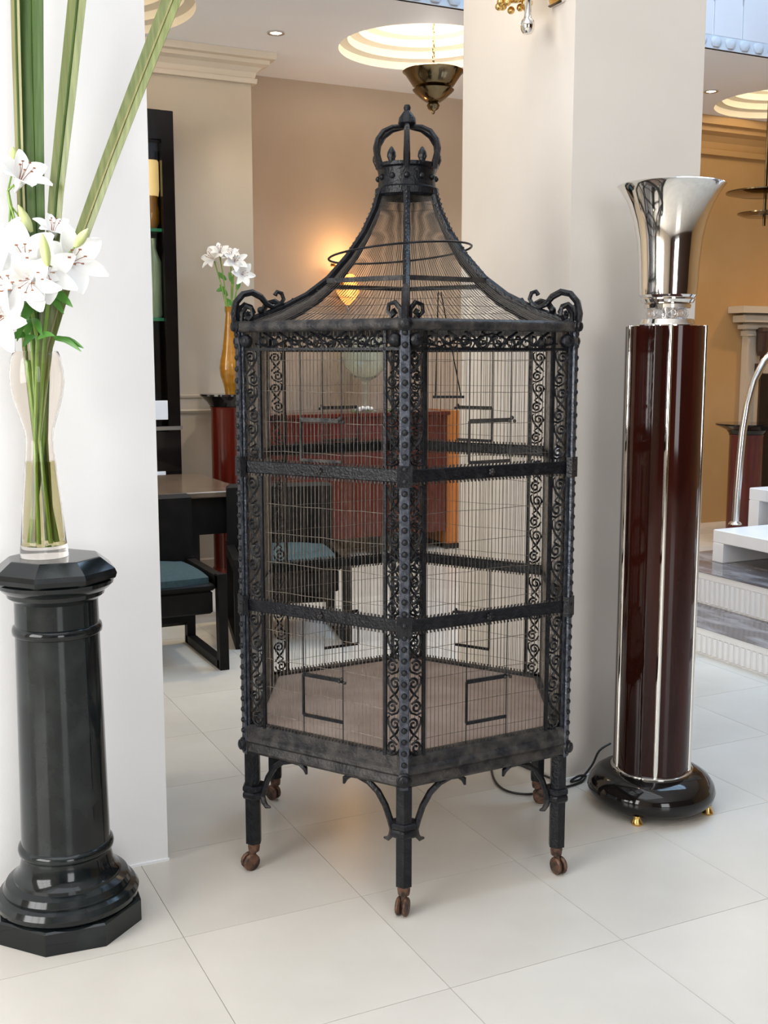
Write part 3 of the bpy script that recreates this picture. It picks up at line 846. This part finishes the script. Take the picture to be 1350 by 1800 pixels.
# ================================================================== BLACK PEDESTAL, VASE, FLOWERS
PX, PY = .47, 2.905
ped = thing('stone_pedestal', 'round black marble pedestal with octagonal foot by the white pier', 'pedestal', (PX, PY, 0))
ph8 = radians(22.5) - radians(4.9)
MB().lathe([(.196, 0), (.196, .058), (.190, .062)], 8, ph=ph8).build('plinth', M_BLKSTONE, ped, False)
MB().lathe([(.170, .060), (.184, .072), (.186, .085), (.178, .098), (.165, .104), (.166, .112), (.158, .126), (.140, .134), (.139, .142), (.128, .152), (.120, .170), (.1155, .195)], 56).build('base_moulding', M_BLKSTONE, ped, True, 30)
MB().lathe([(.1155, .19), (.1135, .3), (.110, .55), (.106, .83), (.105, .90)], 56).build('shaft', M_BLKSTONE, ped)
MB().lathe([(.113, .200), (.122, .206), (.124, .215), (.122, .224), (.114, .230)], 56).build('lower_ring', M_BLKSTONE, ped, True, 50)
MB().lathe([(.106, .792), (.113, .797), (.114, .806), (.112, .815), (.106, .82)], 56).build('upper_ring', M_BLKSTONE, ped, True, 50)
MB().lathe([(.105, .882), (.112, .888), (.122, .896), (.124, .906), (.134, .912), (.146, .924), (.148, .934)], 56).build('neck_moulding', M_BLKSTONE, ped, True, 30)
MB().lathe([(.146, .932), (.157, .940), (.161, .952), (.156, .964), (.120, .992), (.116, .994)], 8, ph=ph8).build('cap', M_BLKSTONE, ped, False)

vx_, vy_ = c2w(-.876, 2.819)
VZ = .9945
vase = thing('glass_vase', 'slim waisted clear glass vase with cut lilies on black pedestal', 'vase', (vx_, vy_, VZ))
vo = [(.060, 0), (.060, .01), (.056, .05), (.050, .12), (.044, .18), (.0375, .25), (.0335, .30), (.036, .325), (.050, .37), (.062, .41), (.067, .445), (.066, .475), (.061, .505), (.055, .522)]
vi = [(r - .003, z) for r, z in vo[2:]][::-1]
MB().lathe(vo + [(.0535, .5225)] + vi + [(.050, .03), (.001, .028)], 48, cap1=False).build('glass', M_GLASS, vase, True, 60)
MB().lathe([(.001, .0285), (.0505, .0305), (.0525, .05), (.0468, .12), (.0408, .18), (.035, .245), (.001, .245)], 40, cap0=False, cap1=False).build('water', M_WATER, vase, True, 40)
VC = Vector((vx_, vy_, VZ))
RT = Vector((CY, -SY, 0)); FWD = Vector((SY, CY, 0)); UPV = Vector((0, 0, 1))


def vp(u, v, dep=0.0):
    """point seen at photo pixel u,v on the vase's distance (+dep further away)"""
    yy = 2.819 + dep
    x = (u - 675) / F_; y = -(v - 900) / F_
    dy = cos(PI_) + y * sin(PI_); dz = -sin(PI_) + y * cos(PI_); t_ = yy / dy
    a, b = c2w(x * t_, yy)
    return Vector((a, b, 1.5 + dz * t_))


# long flax blades
def blade(pts, wid, m, lab, fold=.35, edge=None, nrm=None):
    pts = [Vector(p_) for p_ in pts]; base = pts[0]
    o = thing('flax_leaf', lab, 'leaf', base)
    mb = MB(); vs = []; n_ = len(pts)
    for i, p_ in enumerate(pts):
        tn = (pts[min(i + 1, n_ - 1)] - pts[max(i - 1, 0)]).normalized()
        f_ = (nrm or FWD)
        sd = tn.cross(f_).normalized(); out = sd.cross(tn).normalized()
        w_ = wid[i] / 2
        c_ = p_ - base
        for s_, fo in ((-1, -fold * .8), (-.5, -.3 * fold), (0, 0), (.5, -.3 * fold), (1, -fold * .8)):
            vs.append(c_ + sd * w_ * s_ + out * w_ * fo)
        for s_, fo in ((1, -fold * .8), (0, 0), (-1, -fold * .8)):
            vs.append(c_ + sd * w_ * s_ + out * (w_ * fo - .0025))
    fs = []
    for i in range(n_ - 1):
        a, b = i * 8, (i + 1) * 8
        for k in range(8): fs.append((a + k, a + (k + 1) % 8, b + (k + 1) % 8, b + k))
    fs += [tuple(range(7, -1, -1)), tuple((n_ - 1) * 8 + k for k in range(8))]
    mb.add(vs, fs).build('blade', m, o, True, 30)
    ed = []
    for i, p_ in enumerate(pts):
        tn = (pts[min(i + 1, n_ - 1)] - pts[max(i - 1, 0)]).normalized()
        f_ = (nrm or FWD); sd = tn.cross(f_).normalized(); out = sd.cross(tn).normalized()
        ed.append(p_ - base - out * .0035)
    MB().tube(ed, .003, 5).build('midrib', edge or m, o)
    return o


VB = VC + Vector((0, 0, .035))
blade([VC + RT * .012 + FWD * .018 + UPV * .04, VC + RT * .005 + FWD * .02 + UPV * .3, vp(68, 600, .02), vp(64, 400, .045), vp(60, 250, .06), vp(56, 100, .07), vp(54, -60, .075), vp(50, -260, .07), vp(48, -420, .06)],
      [.012, .022, .04, .058, .066, .078, .084, .07, .01], M_BLADE_D, 'widest dark green flax leaf, leftmost of the long leaves in the vase', edge=M_BLADE_D, nrm=(FWD + RT * .25).normalized())
blade([VC + RT * .02 + UPV * .04, VC + RT * .012 + FWD * .006 + UPV * .3, vp(80, 600, 0), vp(92, 450, .01), vp(100, 340, .015), vp(118, 180, .02), vp(137, 0, .025), vp(160, -200, .02), vp(185, -360, .01)],
      [.012, .018, .028, .034, .036, .042, .044, .04, .008], M_BLADE_L, 'middle pale green flax leaf rising straight above the lilies', edge=M_BLADE_D)
blade([VC - RT * .02 - FWD * .005 + UPV * .04, VC + RT * .0 - FWD * .01 + UPV * .3, vp(84, 610, -.01), vp(112, 510, -.01), vp(150, 400, -.01), (vp(192, 285, -.01)), vp(240, 160, -.01), vp(305, -5, -.01), vp(370, -160, -.01), vp(420, -280, -.01)],
      [.012, .018, .028, .034, .036, .038, .041, .044, .036, .008], M_BLADE_L, 'long flax leaf slanting to the right across the pier edge', edge=M_BLADE_E)
blade([VC - RT * .028 + FWD * .012 + UPV * .04, VC - RT * .012 + FWD * .012 + UPV * .3, vp(46, 610, .03), vp(42, 450, .04), vp(36, 300, .05), vp(30, 100, .06), vp(26, -60, .06), vp(22, -250, .05)],
      [.010, .014, .018, .02, .02, .022, .022, .006], M_BLADE_E, 'narrow yellowish flax leaf on the left edge of the widest leaf', edge=M_BLADE_D)


# lilies
def petal_mesh(L, W, curl, seed):
    rnd = random.Random(seed); mb = MB(); N, Q = 9, 6; vs = []; th = .0012
    for lay in (0, 1):
        for i in range(N + 1):
            s_ = i / N
            w_ = W * (max(sin(pi * min(s_ * .92 + .05, 1)), 0) ** .75) * (1 - .25 * s_) + .002
            an = curl * s_ ** 1.3
            x = L * (s_ - .12 * curl * s_ ** 3); z = L * (.42 * s_ - .42 * s_ ** 2 * (.5 + .9 * curl))
            for q_ in range(Q + 1):
                t_ = (q_ / Q - .5) * 2
                vs.append((x, w_ * .5 * t_, z + abs(t_) ** 2 * W * .16 * (1 - s_ * .9) + .05 * W * sin(5 * s_ + 3 * t_ + seed) * abs(t_) * s_ - lay * th))
    S = (N + 1) * (Q + 1); fs = []
    for i in range(N):
        for q_ in range(Q):
            a = i * (Q + 1) + q_
            fs.append((a, a + Q + 1, a + Q + 2, a + 1)); fs.append((S + a, S + a + 1, S + a + Q + 2, S + a + Q + 1))
    for i in range(N):
        a = i * (Q + 1); b = a + Q
        fs.append((a, S + a, S + a + Q + 1, a + Q + 1)); fs.append((b, b + Q + 1, S + b + Q + 1, S + b))
    mb.add(vs, fs)
    return mb.mesh('petal', M_PETAL, True, 80)


PET = [petal_mesh(.084, .052, .72, 1), petal_mesh(.086, .040, .62, 2), petal_mesh(.082, .054, .52, 5)]


def lily_flower(parent, loc, axis, scale=1.0, openness=1.0, spin=0.0):
    ax = Vector(axis).normalized(); q_ = ax.to_track_quat('Z', 'Y')
    mb = MB()
    mb.lathe([(.003, -.03), (.006, -.016), (.011, -.002), (.013, .006)], 10, cap1=True)
    f = mb.build('flower', M_PETAL, parent)
    f.location = loc; f.rotation_mode = 'QUATERNION'; f.rotation_quaternion = q_; f.scale = (scale,) * 3
    for k in range(6):
        a = spin + k * pi / 3
        M_ = Matrix.Rotation(a, 4, 'Z') @ Matrix.Translation((.004, 0, 0)) @ Matrix.Rotation(-(.95 - .62 * openness + .06 * sin(k * 5 + spin)), 4, 'Y')
        o = link('petal', PET[(k % 2) if k != 4 else 2], f)
        o.matrix_local = M_
    st = MB()
    for k in range(6):
        a = spin + .5 + k * pi / 3
        tip = Vector((.017 * cos(a), .017 * sin(a), .055))
        st.tube([(.002 * cos(a), .002 * sin(a), 0), tip * .6 + Vector((0, 0, .005)), tip], .0008, 4)
        st.box(tip.x - .003, tip.x + .003, tip.y - .0013, tip.y + .0013, tip.z - .001, tip.z + .0015)
    st.build('stamen', M_STAMEN, f)
    return f


def lily_bud(parent, base, tip, r=.012):
    base = Vector(base); tip = Vector(tip); d = tip - base
    mb = MB(); n_ = 8
    rs = [.35, .7, .95, 1.0, .95, .8, .5, .15]
    mb.tube([base + d * (i / (n_ - 1)) for i in range(n_)], [r * s_ for s_ in rs], 9)
    return mb.build('bud', M_BUD, parent)


def lily_leaf(parent, base, tip, W=.018, droop=.01, up=None):
    base = Vector(base); tip = Vector(tip); d = tip - base; n_ = 7; vs = []
    sd = d.cross(up or FWD).normalized()
    nr_ = sd.cross(d).normalized()
    for i in range(n_):
        s_ = i / (n_ - 1)
        c_ = base + d * s_ + UPV * (droop * sin(pi * s_))
        w_ = W * (sin(pi * (s_ * .86 + .1)) ** .9) * .5 if s_ < 1 else .0008
        for t_ in (-1, 0, 1): vs.append(c_ + sd * w_ * t_ - nr_ * (.25 * w_ * (1 - abs(t_))))
        vs.append(c_ + nr_ * .0012)
    fs = []
    for i in range(n_ - 1):
        a, b = i * 4, (i + 1) * 4
        for k in range(4): fs.append((a + k, a + (k + 1) % 4, b + (k + 1) % 4, b + k))
    return MB().add(vs, fs).build('leaf', M_LEAF, parent, True, 60)


def lily(lab, foot, stem_pts, flowers, buds, leaves, group):
    foot = Vector(foot)
    o = thing('lily_stem', lab, 'flower', foot, group=group)
    L = [Vector(p_) - foot for p_ in stem_pts]
    MB().tube([Vector((0, 0, 0))] + L, [.0055] + [.005] * (len(L) - 1) + [.0035], 7).build('stem', M_STEM, o)
    for (u, v, dp, axis, sc, op, at) in flowers:
        c_ = vp(u, v, dp) - foot
        A = Vector(axis); ax = (RT * A.x + UPV * A.y - FWD * A.z).normalized()
        lily_flower(o, c_, ax, sc, op, random.uniform(0, 1))
        p0 = L[at]
        MB().tube([p0, (p0 + c_) / 2 + UPV * .004, c_ - ax * .026 * sc], .0028, 5).build('flower_stalk', M_STEM, o)
    for (u0, v0, u1, v1, dp, at) in buds:
        b0 = vp(u0, v0, dp) - foot; b1 = vp(u1, v1, dp - .012) - foot
        lily_bud(o, b0, b1)
        MB().tube([L[at], (L[at] + b0) / 2, b0 + (b1 - b0) * .06], .0024, 5).build('bud_stalk', M_STEM, o)
    for (u0, v0, u1, v1, dp, W_, up) in leaves:
        lily_leaf(o, vp(u0, v0, dp) - foot, vp(u1, v1, dp - .03) - foot, W_, .008, up)
    return o


lily('white lily stem reaching highest, with open flower at top left', VC + RT * -.022 + UPV * .034,
     [VC + RT * -.008 + FWD * .006 + UPV * .3, vp(56, 600, .0), vp(40, 460, .01), vp(18, 360, .02), vp(14, 335, .02)],
     [(34, 322, -.01, (.55, .62, .55), 1.02, .5, 4), (14, 440, -.03, (-.35, .35, .86), 1.05, .85, 3), (46, 458, -.075, (.15, .25, .95), 1.15, .9, 3)],
     [(56, 408, 32, 360, 0, 3), (25, 285, 22, 258, .03, 4)],
     [(48, 545, 30, 600, -.01, .02, None), (60, 560, 45, 592, -.03, .024, None), (52, 590, 12, 598, -.02, .018, None)], 'lilies in the waisted glass vase')
lily('white lily stem with the large open flower on the right side', VC + RT * .02 - FWD * .01 + UPV * .034,
     [VC + RT * .004 - FWD * .012 + UPV * .3, vp(78, 600, -.02), vp(86, 520, -.03), vp(98, 470, -.03)],
     [(124, 462, -.05, (.5, .15, .85), 1.15, .95, 3), (92, 412, -.01, (.35, .75, .5), .72, .6, 3), (84, 478, -.09, (.2, -.1, .95), 1.05, .85, 2)],
     [(84, 468, 74, 410, -.17, 3), (132, 434, 155, 402, -.10, 3)],
     [(82, 508, 128, 540, -.06, .024, None), (84, 520, 112, 552, -.05, .02, None), (96, 596, 147, 612, -.04, .016, None), (94, 592, 143, 618, -.05, .014, None), (80, 515, 64, 550, -.06, .02, None)], 'lilies in the waisted glass vase')
lily('white lily stem with flowers drooping over the left of the vase', VC + RT * -.005 - FWD * .022 + UPV * .034,
     [VC + RT * -.006 - FWD * .016 + UPV * .3, vp(66, 600, -.045), vp(56, 545, -.055), vp(42, 520, -.06)],
     [(26, 506, -.10, (-.05, .1, .98), 1.15, .95, 3), (8, 556, -.09, (-.35, -.25, .9), 1.2, .9, 3), (54, 492, -.12, (.1, -.3, .95), 1.0, .9, 3), (-8, 490, -.08, (-.4, .1, .9), 1.15, .9, 3)],
     [],
     [(66, 520, 36, 575, -.07, .026, None), (58, 560, 74, 590, -.08, .018, None), (62, 590, 40, 610, -.07, .018, None), (66, 596, 96, 590, -.09, .014, None)], 'lilies in the waisted glass vase')
# green stalks standing in the vase (foot ends of the bouquet)
for i, (x_, y_) in enumerate(((.028, .006), (-.03, -.004), (.0, .03))):
    o = MB().tube([VC + RT * x_ + FWD * y_ + UPV * .035, VC - RT * x_ * .3 + FWD * y_ * .5 + UPV * .3, VC - RT * x_ * .8 + FWD * y_ * .3 + UPV * .5], .007, 7).build('cut_stalk', M_STEM)
    tag(o, ('thick cut green stalk on the right inside the glass vase', 'thick cut green stalk on the left inside the glass vase', 'thick cut green stalk at the back inside the glass vase')[i], 'stalk', 'cut stalks in the waisted glass vase')

# ================================================================== STAIRS, WHITE STEPPED STAND, HANDRAIL
st = thing('staircase', 'two shallow grey marble steps with white fluted risers at right edge', 'stairs', (3.876, 2.6, 0))
B0s, B1s = 2.6 - 2.6, 5.22 - 2.6
fl_me = {}
for i, (a, z0, z1) in enumerate(((0.0, 0.0, .136), (.394, .138, .313))):
    r_ = MB().box(a + .006, a + .03, B0s, B1s, z0, z1).box(a, a + .01, B0s, B1s, z1 - .034, z1).box(a, a + .01, B0s, B1s, z0, z0 + .008).build('riser', M_WHITESTONE, st, False)
    h = z1 - z0 - .044
    fme = MB().lathe([(.0145, z0 + .01), (.0145, z1 - .036)], 10, cap0=False, cap1=True).mesh('flute', M_WHITESTONE)
    for j in range(62):
        link('flute', fme, r_, loc=(a + .009, B1s - .02 - j * .0385, 0))
MB().box(-.006, .40, B0s, B1s, .1365, .1385).build('tread', M_TREAD, st, False)
MB().box(.388, 1.9, B0s, B1s, .3135, .3165).build('landing', M_TREAD, st, False)
MB().box(.03, .39, B0s, B1s, 0, .136).box(.424, 1.9, B0s, B1s, 0, .313).build('core', M_WHITESTONE, st, False)

sd_ = thing('stepped_stand', 'white stepped stone stand with open sides on the marble landing', 'stand', (4.55, 4.0, .3166))


def u_block(a0, a1, b0, b1, z0, z1, th, lg):
    MB().box(a0, a1, b0, b1, z1 - th, z1, .004).build('slab', M_WHITESTONE, sd_, False)
    MB().box(a0, a1, b1 - lg, b1, z0, z1 - th, .004).build('upright', M_WHITESTONE, sd_, False)
    MB().box(a0, a1, b0, b0 + lg, z0, z1 - th, .004).build('upright', M_WHITESTONE, sd_, False)


# local (a, b) ; right-hand end leaves the frame
u_block(.0, .48, -.9, .93, 0, .19, .075, .085)
u_block(.50, 1.2, -.9, 1.17, 0, .385, .075, .085)

hr = thing('chrome_handrail', 'curved chrome tube handrail rising from the white stepped stand', 'handrail', (0, 0, 0))
hb = Vector(px(1292, 922, .5066))
hr.location = hb
rp = [(0, 0), (.006, .2), (.018, .4), (.03, .56), (.055, .72), (.10, .86), (.17, .97), (.27, 1.06), (.40, 1.11), (.55, 1.12), (.70, 1.08), (.82, .98)]
MB().tube([(x_, 0, z_) for x_, z_ in rp], .0225, 12).build('tube', M_STEEL, hr)
MB().lathe([(.04, .0002), (.04, .006), (.028, .018), (.02, .022)], 20).build('flange', M_CHROME, hr)

# ================================================================== DISTANT RIGHT: pedestal, torch, dark cabinet
def tall_pedestal(lab, loc, top, rs, rc, m):
    t_ = thing('wood_pedestal', lab, 'pedestal', loc)
    MB().lathe([(rs * 1.25, 0), (rs * 1.25, .05), (rs * 1.1, .07), (rs, .09), (rs, top - .10), (rs * 1.05, top - .085)], 32).build('shaft', m, t_, True, 30)
    MB().lathe([(rs * 1.0, top - .088), (rs * 1.2, top - .05), (rc, top - .012), (rc, top), (rc * .6, top)], 32).build('cap', M_BLKLAC, t_, True, 30)
    return t_


wx, wy = c2w(2.86, 8.75)
tall_pedestal('mahogany pedestal with dark flared cap behind the chrome handrail', (wx, wy, 0), .99, .13, .24, M_REDWOOD)
wq = c2w(3.02, 9.18)
tq = thing('wall_torch', 'dark carved wood wall torch on the pilaster of the warm-lit wall', 'wall lamp', (7.545, 7.65, 0))
MB().lathe([(.04, 1.52), (.05, 1.56), (.055, 1.72), (.06, 1.74), (.05, 1.77), (.02, 1.775)], 8).build('head', M_DARKWOOD, tq, False)
MB().box(-.012, .012, -.012, .012, .8, 1.53).build('stem', M_DARKWOOD, tq, False)
MB().box(-.03, .03, .01, .052, 1.35, 1.45).build('mount', M_DARKWOOD, tq, False)

bc = thing('black_cabinet', 'black lacquer tower cabinet cut off at the right edge of the view', 'cabinet', (7.30, 7.0, 0))
MB().box(-.2, .25, -.2, .2, .0, 1.37, .008).build('body', M_BLKLAC, bc, False)
MB().box(-.19, .24, -.222, -.2,   .06, 1.35, .006).build('door', M_BLKLAC, bc, False)
MB().tube([(-.15, -.24, .7), (-.15, -.24, .9)], .008, 6).build('handle', M_STEEL, bc)

# ================================================================== REAR ROOM FURNITURE
# reception desk
dk = thing('reception_desk', 'long red mahogany reception desk in the recess behind the cage', 'desk', (2.75, 7.6, 0))
for i in range(3):
    MB().box(.0 + i * .5, .494 + i * .5, 0.0, .03, .14, 1.06, .004).build('front_panel', M_REDWOOD, dk, False)
MB().box(-.04, 1.52, -.02, .36, 1.06, 1.09, .004).build('desk_top', M_REDWOOD, dk, False)
MB().box(1.50, 1.60, -.015, .36, .04, 1.095, .004).build('end_panel', M_LITWOOD, dk, False, label='mahogany end panel with lit orange tone in its colour')
MB().box(1.49, 1.61, -.02, .36, 0, .04).build('end_plinth', M_BLKLAC, dk, False)
MB().box(-.05, .0, -.015, .36, 0, 1.06, .004).build('end_panel', M_REDWOOD, dk, False)
MB().box(.86, .94, .04, .08, 0, 1.06).build('inner_leg', M_BLKLAC, dk, False)
# glass bowl on the desk
gw = thing('glass_bowl', 'large round footed glass bowl standing on the reception desk', 'bowl', (3.62, 7.76, 1.0905))
MB().lathe([(.09, 0), (.09, .008), (.02, .03), (.012, .10), (.014, .20), (.03, .235), (.10, .27), (.16, .34), (.185, .43), (.175, .52), (.15, .575), (.145, .575), (.168, .52), (.178, .43), (.153, .346), (.095, .278), (.001, .25)], 36, cap1=False).build('glass', M_BOWLGL, gw, True, 50)
for i, (a_, lab) in enumerate(((3.55, 'left small cluster of white blossoms lying on the reception desk'), (3.84, 'right small cluster of white blossoms lying on the reception desk'))):
    o = thing('blossom_cluster', lab, 'flowers', (a_, 7.66, 1.0905), group=None)
    for j in range(9):
        MB().sphere((random.uniform(-.07, .07), random.uniform(-.03, .03), .022 + random.uniform(0, .012)), .022, 7, 5, .8).build('blossom', M_PETAL, o)
    MB().tube([(-.09, 0, .012), (.09, .01, .012)], .006, 5).build('twig', M_STEM, o)

# dining table at the left
tb = thing('dining_table', 'brown stone topped table with black base by the left rear wall', 'table', (1.52, 6.56, 0))
MB().box(-.62, .56, -.52, .50, .715, .75, .006).build('table_top', M_TABLETOP, tb, False)
MB().box(-.58, .52, -.48, .46, .50, .714).build('apron', M_BLKWOOD, tb, False)
for sx in (-.56, .46):
    for sy in (-.46, .40):
        MB().box(sx, sx + .07, sy, sy + .07, 0, .64).build('leg', M_BLKWOOD, tb, False)

# black armchairs with sled runners
def armchair(lab, loc, rz):
    c_ = thing('armchair', lab, 'chair', loc, rz)
    MB().box(-.26, .26, -.27, .25, .385, .42, .01).box(-.25, .25, -.26, .24, .27, .386, .01).build('seat_frame', M_BLKWOOD, c_, False)
    cu = MB(); N = 10; vs = []
    for i in range(N + 1):
        for j in range(N + 1):
            u_, v_ = i / N * 2 - 1, j / N * 2 - 1
            h = .045 + .035 * (1 - abs(u_) ** 3) * (1 - abs(v_) ** 3)
            vs.append((.25 * u_ * (1 - .06 * v_ * v_), .255 * v_ * (1 - .06 * u_ * u_) - .01, .405 + h))
    fs = [(i * (N + 1) + j, (i + 1) * (N + 1) + j, (i + 1) * (N + 1) + j + 1, i * (N + 1) + j + 1) for i in range(N) for j in range(N)]
    rim = [i * (N + 1) for i in range(N + 1)] + [N * (N + 1) + j for j in range(1, N + 1)] + [i * (N + 1) + N for i in range(N - 1, -1, -1)] + [j for j in range(N - 1, 0, -1)]
    S = len(vs)
    vs += [(vs[i][0], vs[i][1], .418) for i in rim]
    L_ = len(rim)
    fs += [(rim[(i + 1) % L_], rim[i], S + i, S + (i + 1) % L_) for i in range(L_)]
    cu.add(vs, fs).build('seat_cushion', M_BLUEFAB, c_, True, 70)
    for s_ in (-1, 1):
        x_ = s_ * .285
        MB().bar((x_, -.285, .47), (x_, -.30, .0), .045, .05, up=(0, 1, 0)).bar((x_, .255, .47), (x_, .27, 0), .045, .05, up=(0, 1, 0)).bar((x_, -.30, .022), (x_, .275, .022), .045, .044).box(x_ - .0225, x_ + .0225, -.30, .27, .40, .46).build('sled_leg', M_BLKWOOD, c_, False)
    MB().box(-.30, .30, .24, .29, .10, .80, .02).build('backrest', M_BLKWOOD, c_, False)
    return c_


armchair('black armchair with teal seat cushion, left of the birdcage', (1.31, 5.36, 0), radians(0))
armchair('black armchair with blue seat seen partly behind the birdcage wires', (2.14, 5.62, 0), radians(-14))

# display cabinet
dc = thing('display_cabinet', 'tall narrow black glazed display cabinet on the left rear wall', 'cabinet', (1.5, 7.22, 0))
CW = .51
MB().box(-CW, CW, .25, .27, 0, 3.06).build('back_panel', M_BLKLAC, dc, False)
for (x0, x1) in ((-CW, -CW + .08), (CW - .08, CW)):
    MB().box(x0, x1, -.02, .03, 0, 3.06, .004).build('stile', M_BLKLAC, dc, False)
MB().box(-CW + .08, CW - .08, -.02, .03, 2.88, 3.06).build('top_rail', M_BLKLAC, dc, False)
MB().box(-CW, CW, .03, .25, 3.03, 3.06).build('top_panel', M_BLKLAC, dc, False)
MB().box(CW - .02, CW, .03, .25, 0, 3.03).build('side_panel', M_BLKLAC, dc, False)
MB().box(-CW + .08, CW - .08, -.02, .25, 0, 1.02).build('lower_body', M_BLKLAC, dc, False)
MB().box(-CW, CW + .01, -.032, -.021, 1.03, 1.055).build('silver_line', M_STEEL, dc, False)
for z in (1.74, 2.31):
    MB().box(-CW + .08, CW - .08, .03, .25, z, z + .02).build('glass_shelf', M_GLASSEDGE, dc, False)
MB().box(-CW + .08, CW - .08, .0, .004, 1.02, 2.88).build('door_glass', M_GLASS, dc, False)
point('cabinet_lamp', (1.7, 7.33, 2.98), 2.5, (1.0, .85, .6), .03)
DX, DY = 1.885, 7.33
o = MB().box(DX - .06, DX + .04, 7.28, 7.38, 2.765, 2.87).build('navy_box', M_NAVY, smooth=False); tag(o, 'navy blue box at the top of the black display cabinet', 'box')
o.location.z = .0
o = MB().lathe([(.05, 2.54), (.055, 2.58), (.055, 2.755), (.05, 2.764)], 20, (DX, DY, 0)).build('paper_shade', M_GLOWBOX); tag(o, 'glowing yellow shade in the upper display cabinet', 'lamp shade')
o = MB().lathe([(.03, 2.3305), (.052, 2.37), (.054, 2.44), (.045, 2.50), (.047, 2.539)], 20, (DX, DY, 0)).build('ceramic_jar', M_AMBER); tag(o, 'golden jar below the glowing yellow shade in the display cabinet', 'jar')
o = MB().lathe([(.04, 1.7605), (.05, 1.78), (.05, 2.12), (.03, 2.17), (.016, 2.21), (.018, 2.26), (.02, 2.27)], 20, (DX, DY - .03, 0)).build('green_bottle', M_GREENGL); tag(o, 'tall pale green glass bottle on the display cabinet shelf', 'bottle')
o = MB().lathe([(.05, 1.0205), (.055, 1.2), (.03, 1.4), (.02, 1.55), (.022, 1.62)], 20, (DX - .04, DY, 0)).build('dark_bottle', M_NAVY); tag(o, 'dark bottle at the bottom of the display cabinet', 'bottle')
o = MB().box(DX - .07, DX + .035, 7.176, 7.186, 1.10, 1.225, .002).build('white_card', M_CARD, smooth=False); tag(o, 'upper small white card stuck to the black display cabinet', 'card')
o = MB().box(DX - .10, DX + .01, 7.176, 7.186, .62, .76, .002).build('white_card', M_CARD, smooth=False); tag(o, 'lower small white card at the display cabinet foot', 'card')

# mahogany pedestal with amber vase
AX, AY = 2.35, 7.19
tall_pedestal('mahogany pedestal with dark flared cap carrying the amber vase', (AX, AY, 0), 1.262, .13, .20, M_REDWOOD)
av = thing('amber_vase', 'amber glazed bottle vase with white lilies on mahogany pedestal', 'vase', (AX + .012, AY, 1.2625))
MB().lathe([(.042, 0), (.045, .02), (.052, .06), (.072, .12), (.078, .17), (.072, .22), (.055, .30), (.045, .38), (.036, .46), (.030, .52), (.031, .56), (.037, .575), (.032, .575), (.024, .52)], 32).build('body', M_AMBER, av, True, 60)
aw = Vector((AX + .012, AY, 1.2625))


def far_lily(lab, fl_list, leaves, dxs):
    foot = aw + Vector((dxs, 0, .5)); o = thing('lily_stem', lab, 'flower', foot, group='lilies in the amber vase')
    yy = aw.x * SY + aw.y * CY

    def fp(u, v):
        x = (u - 675) / F_; y = -(v - 900) / F_
        dy = cos(PI_) + y * sin(PI_); dz = -sin(PI_) + y * cos(PI_); t_ = yy / dy
        a, b = c2w(x * t_, yy); return Vector((a, b, 1.5 + dz * t_)) - foot
    for (u, v, axx, sc) in fl_list:
        c_ = fp(u, v)
        MB().tube([(0, 0, 0), c_ * .5 + Vector((0, 0, .03)), c_], .005, 5).build('stem', M_STEM, o)
        lily_flower(o, c_, (RT * axx[0] + UPV * axx[1] - FWD * axx[2]), sc, .8, u)
    for (u0, v0, u1, v1) in leaves:
        b0 = fp(u0, v0); b1 = fp(u1, v1)
        lily_leaf(o, b0, b1, .03, .0)
        if v0 > 520: MB().tube([(0, 0, 0), b0 * .5, b0], .004, 5).build('leaf_stalk', M_STEM, o)


far_lily('small white lily stem leaning left in the amber vase', [(376, 456, (-.5, .4, .6), 1.15), (386, 446, (.1, .7, .6), 1.0)], [(402, 530, 396, 550), (400, 520, 386, 500), (398, 492, 382, 478), (396, 505, 380, 512)], -.01)
far_lily('small white lily stem leaning right in the amber vase', [(412, 462, (.3, .4, .8), 1.2), (424, 482, (.5, .0, .8), 1.15), (406, 452, (.0, .7, .6), .9)], [(412, 540, 398, 524), (416, 510, 422, 490), (410, 500, 402, 478)], .01)
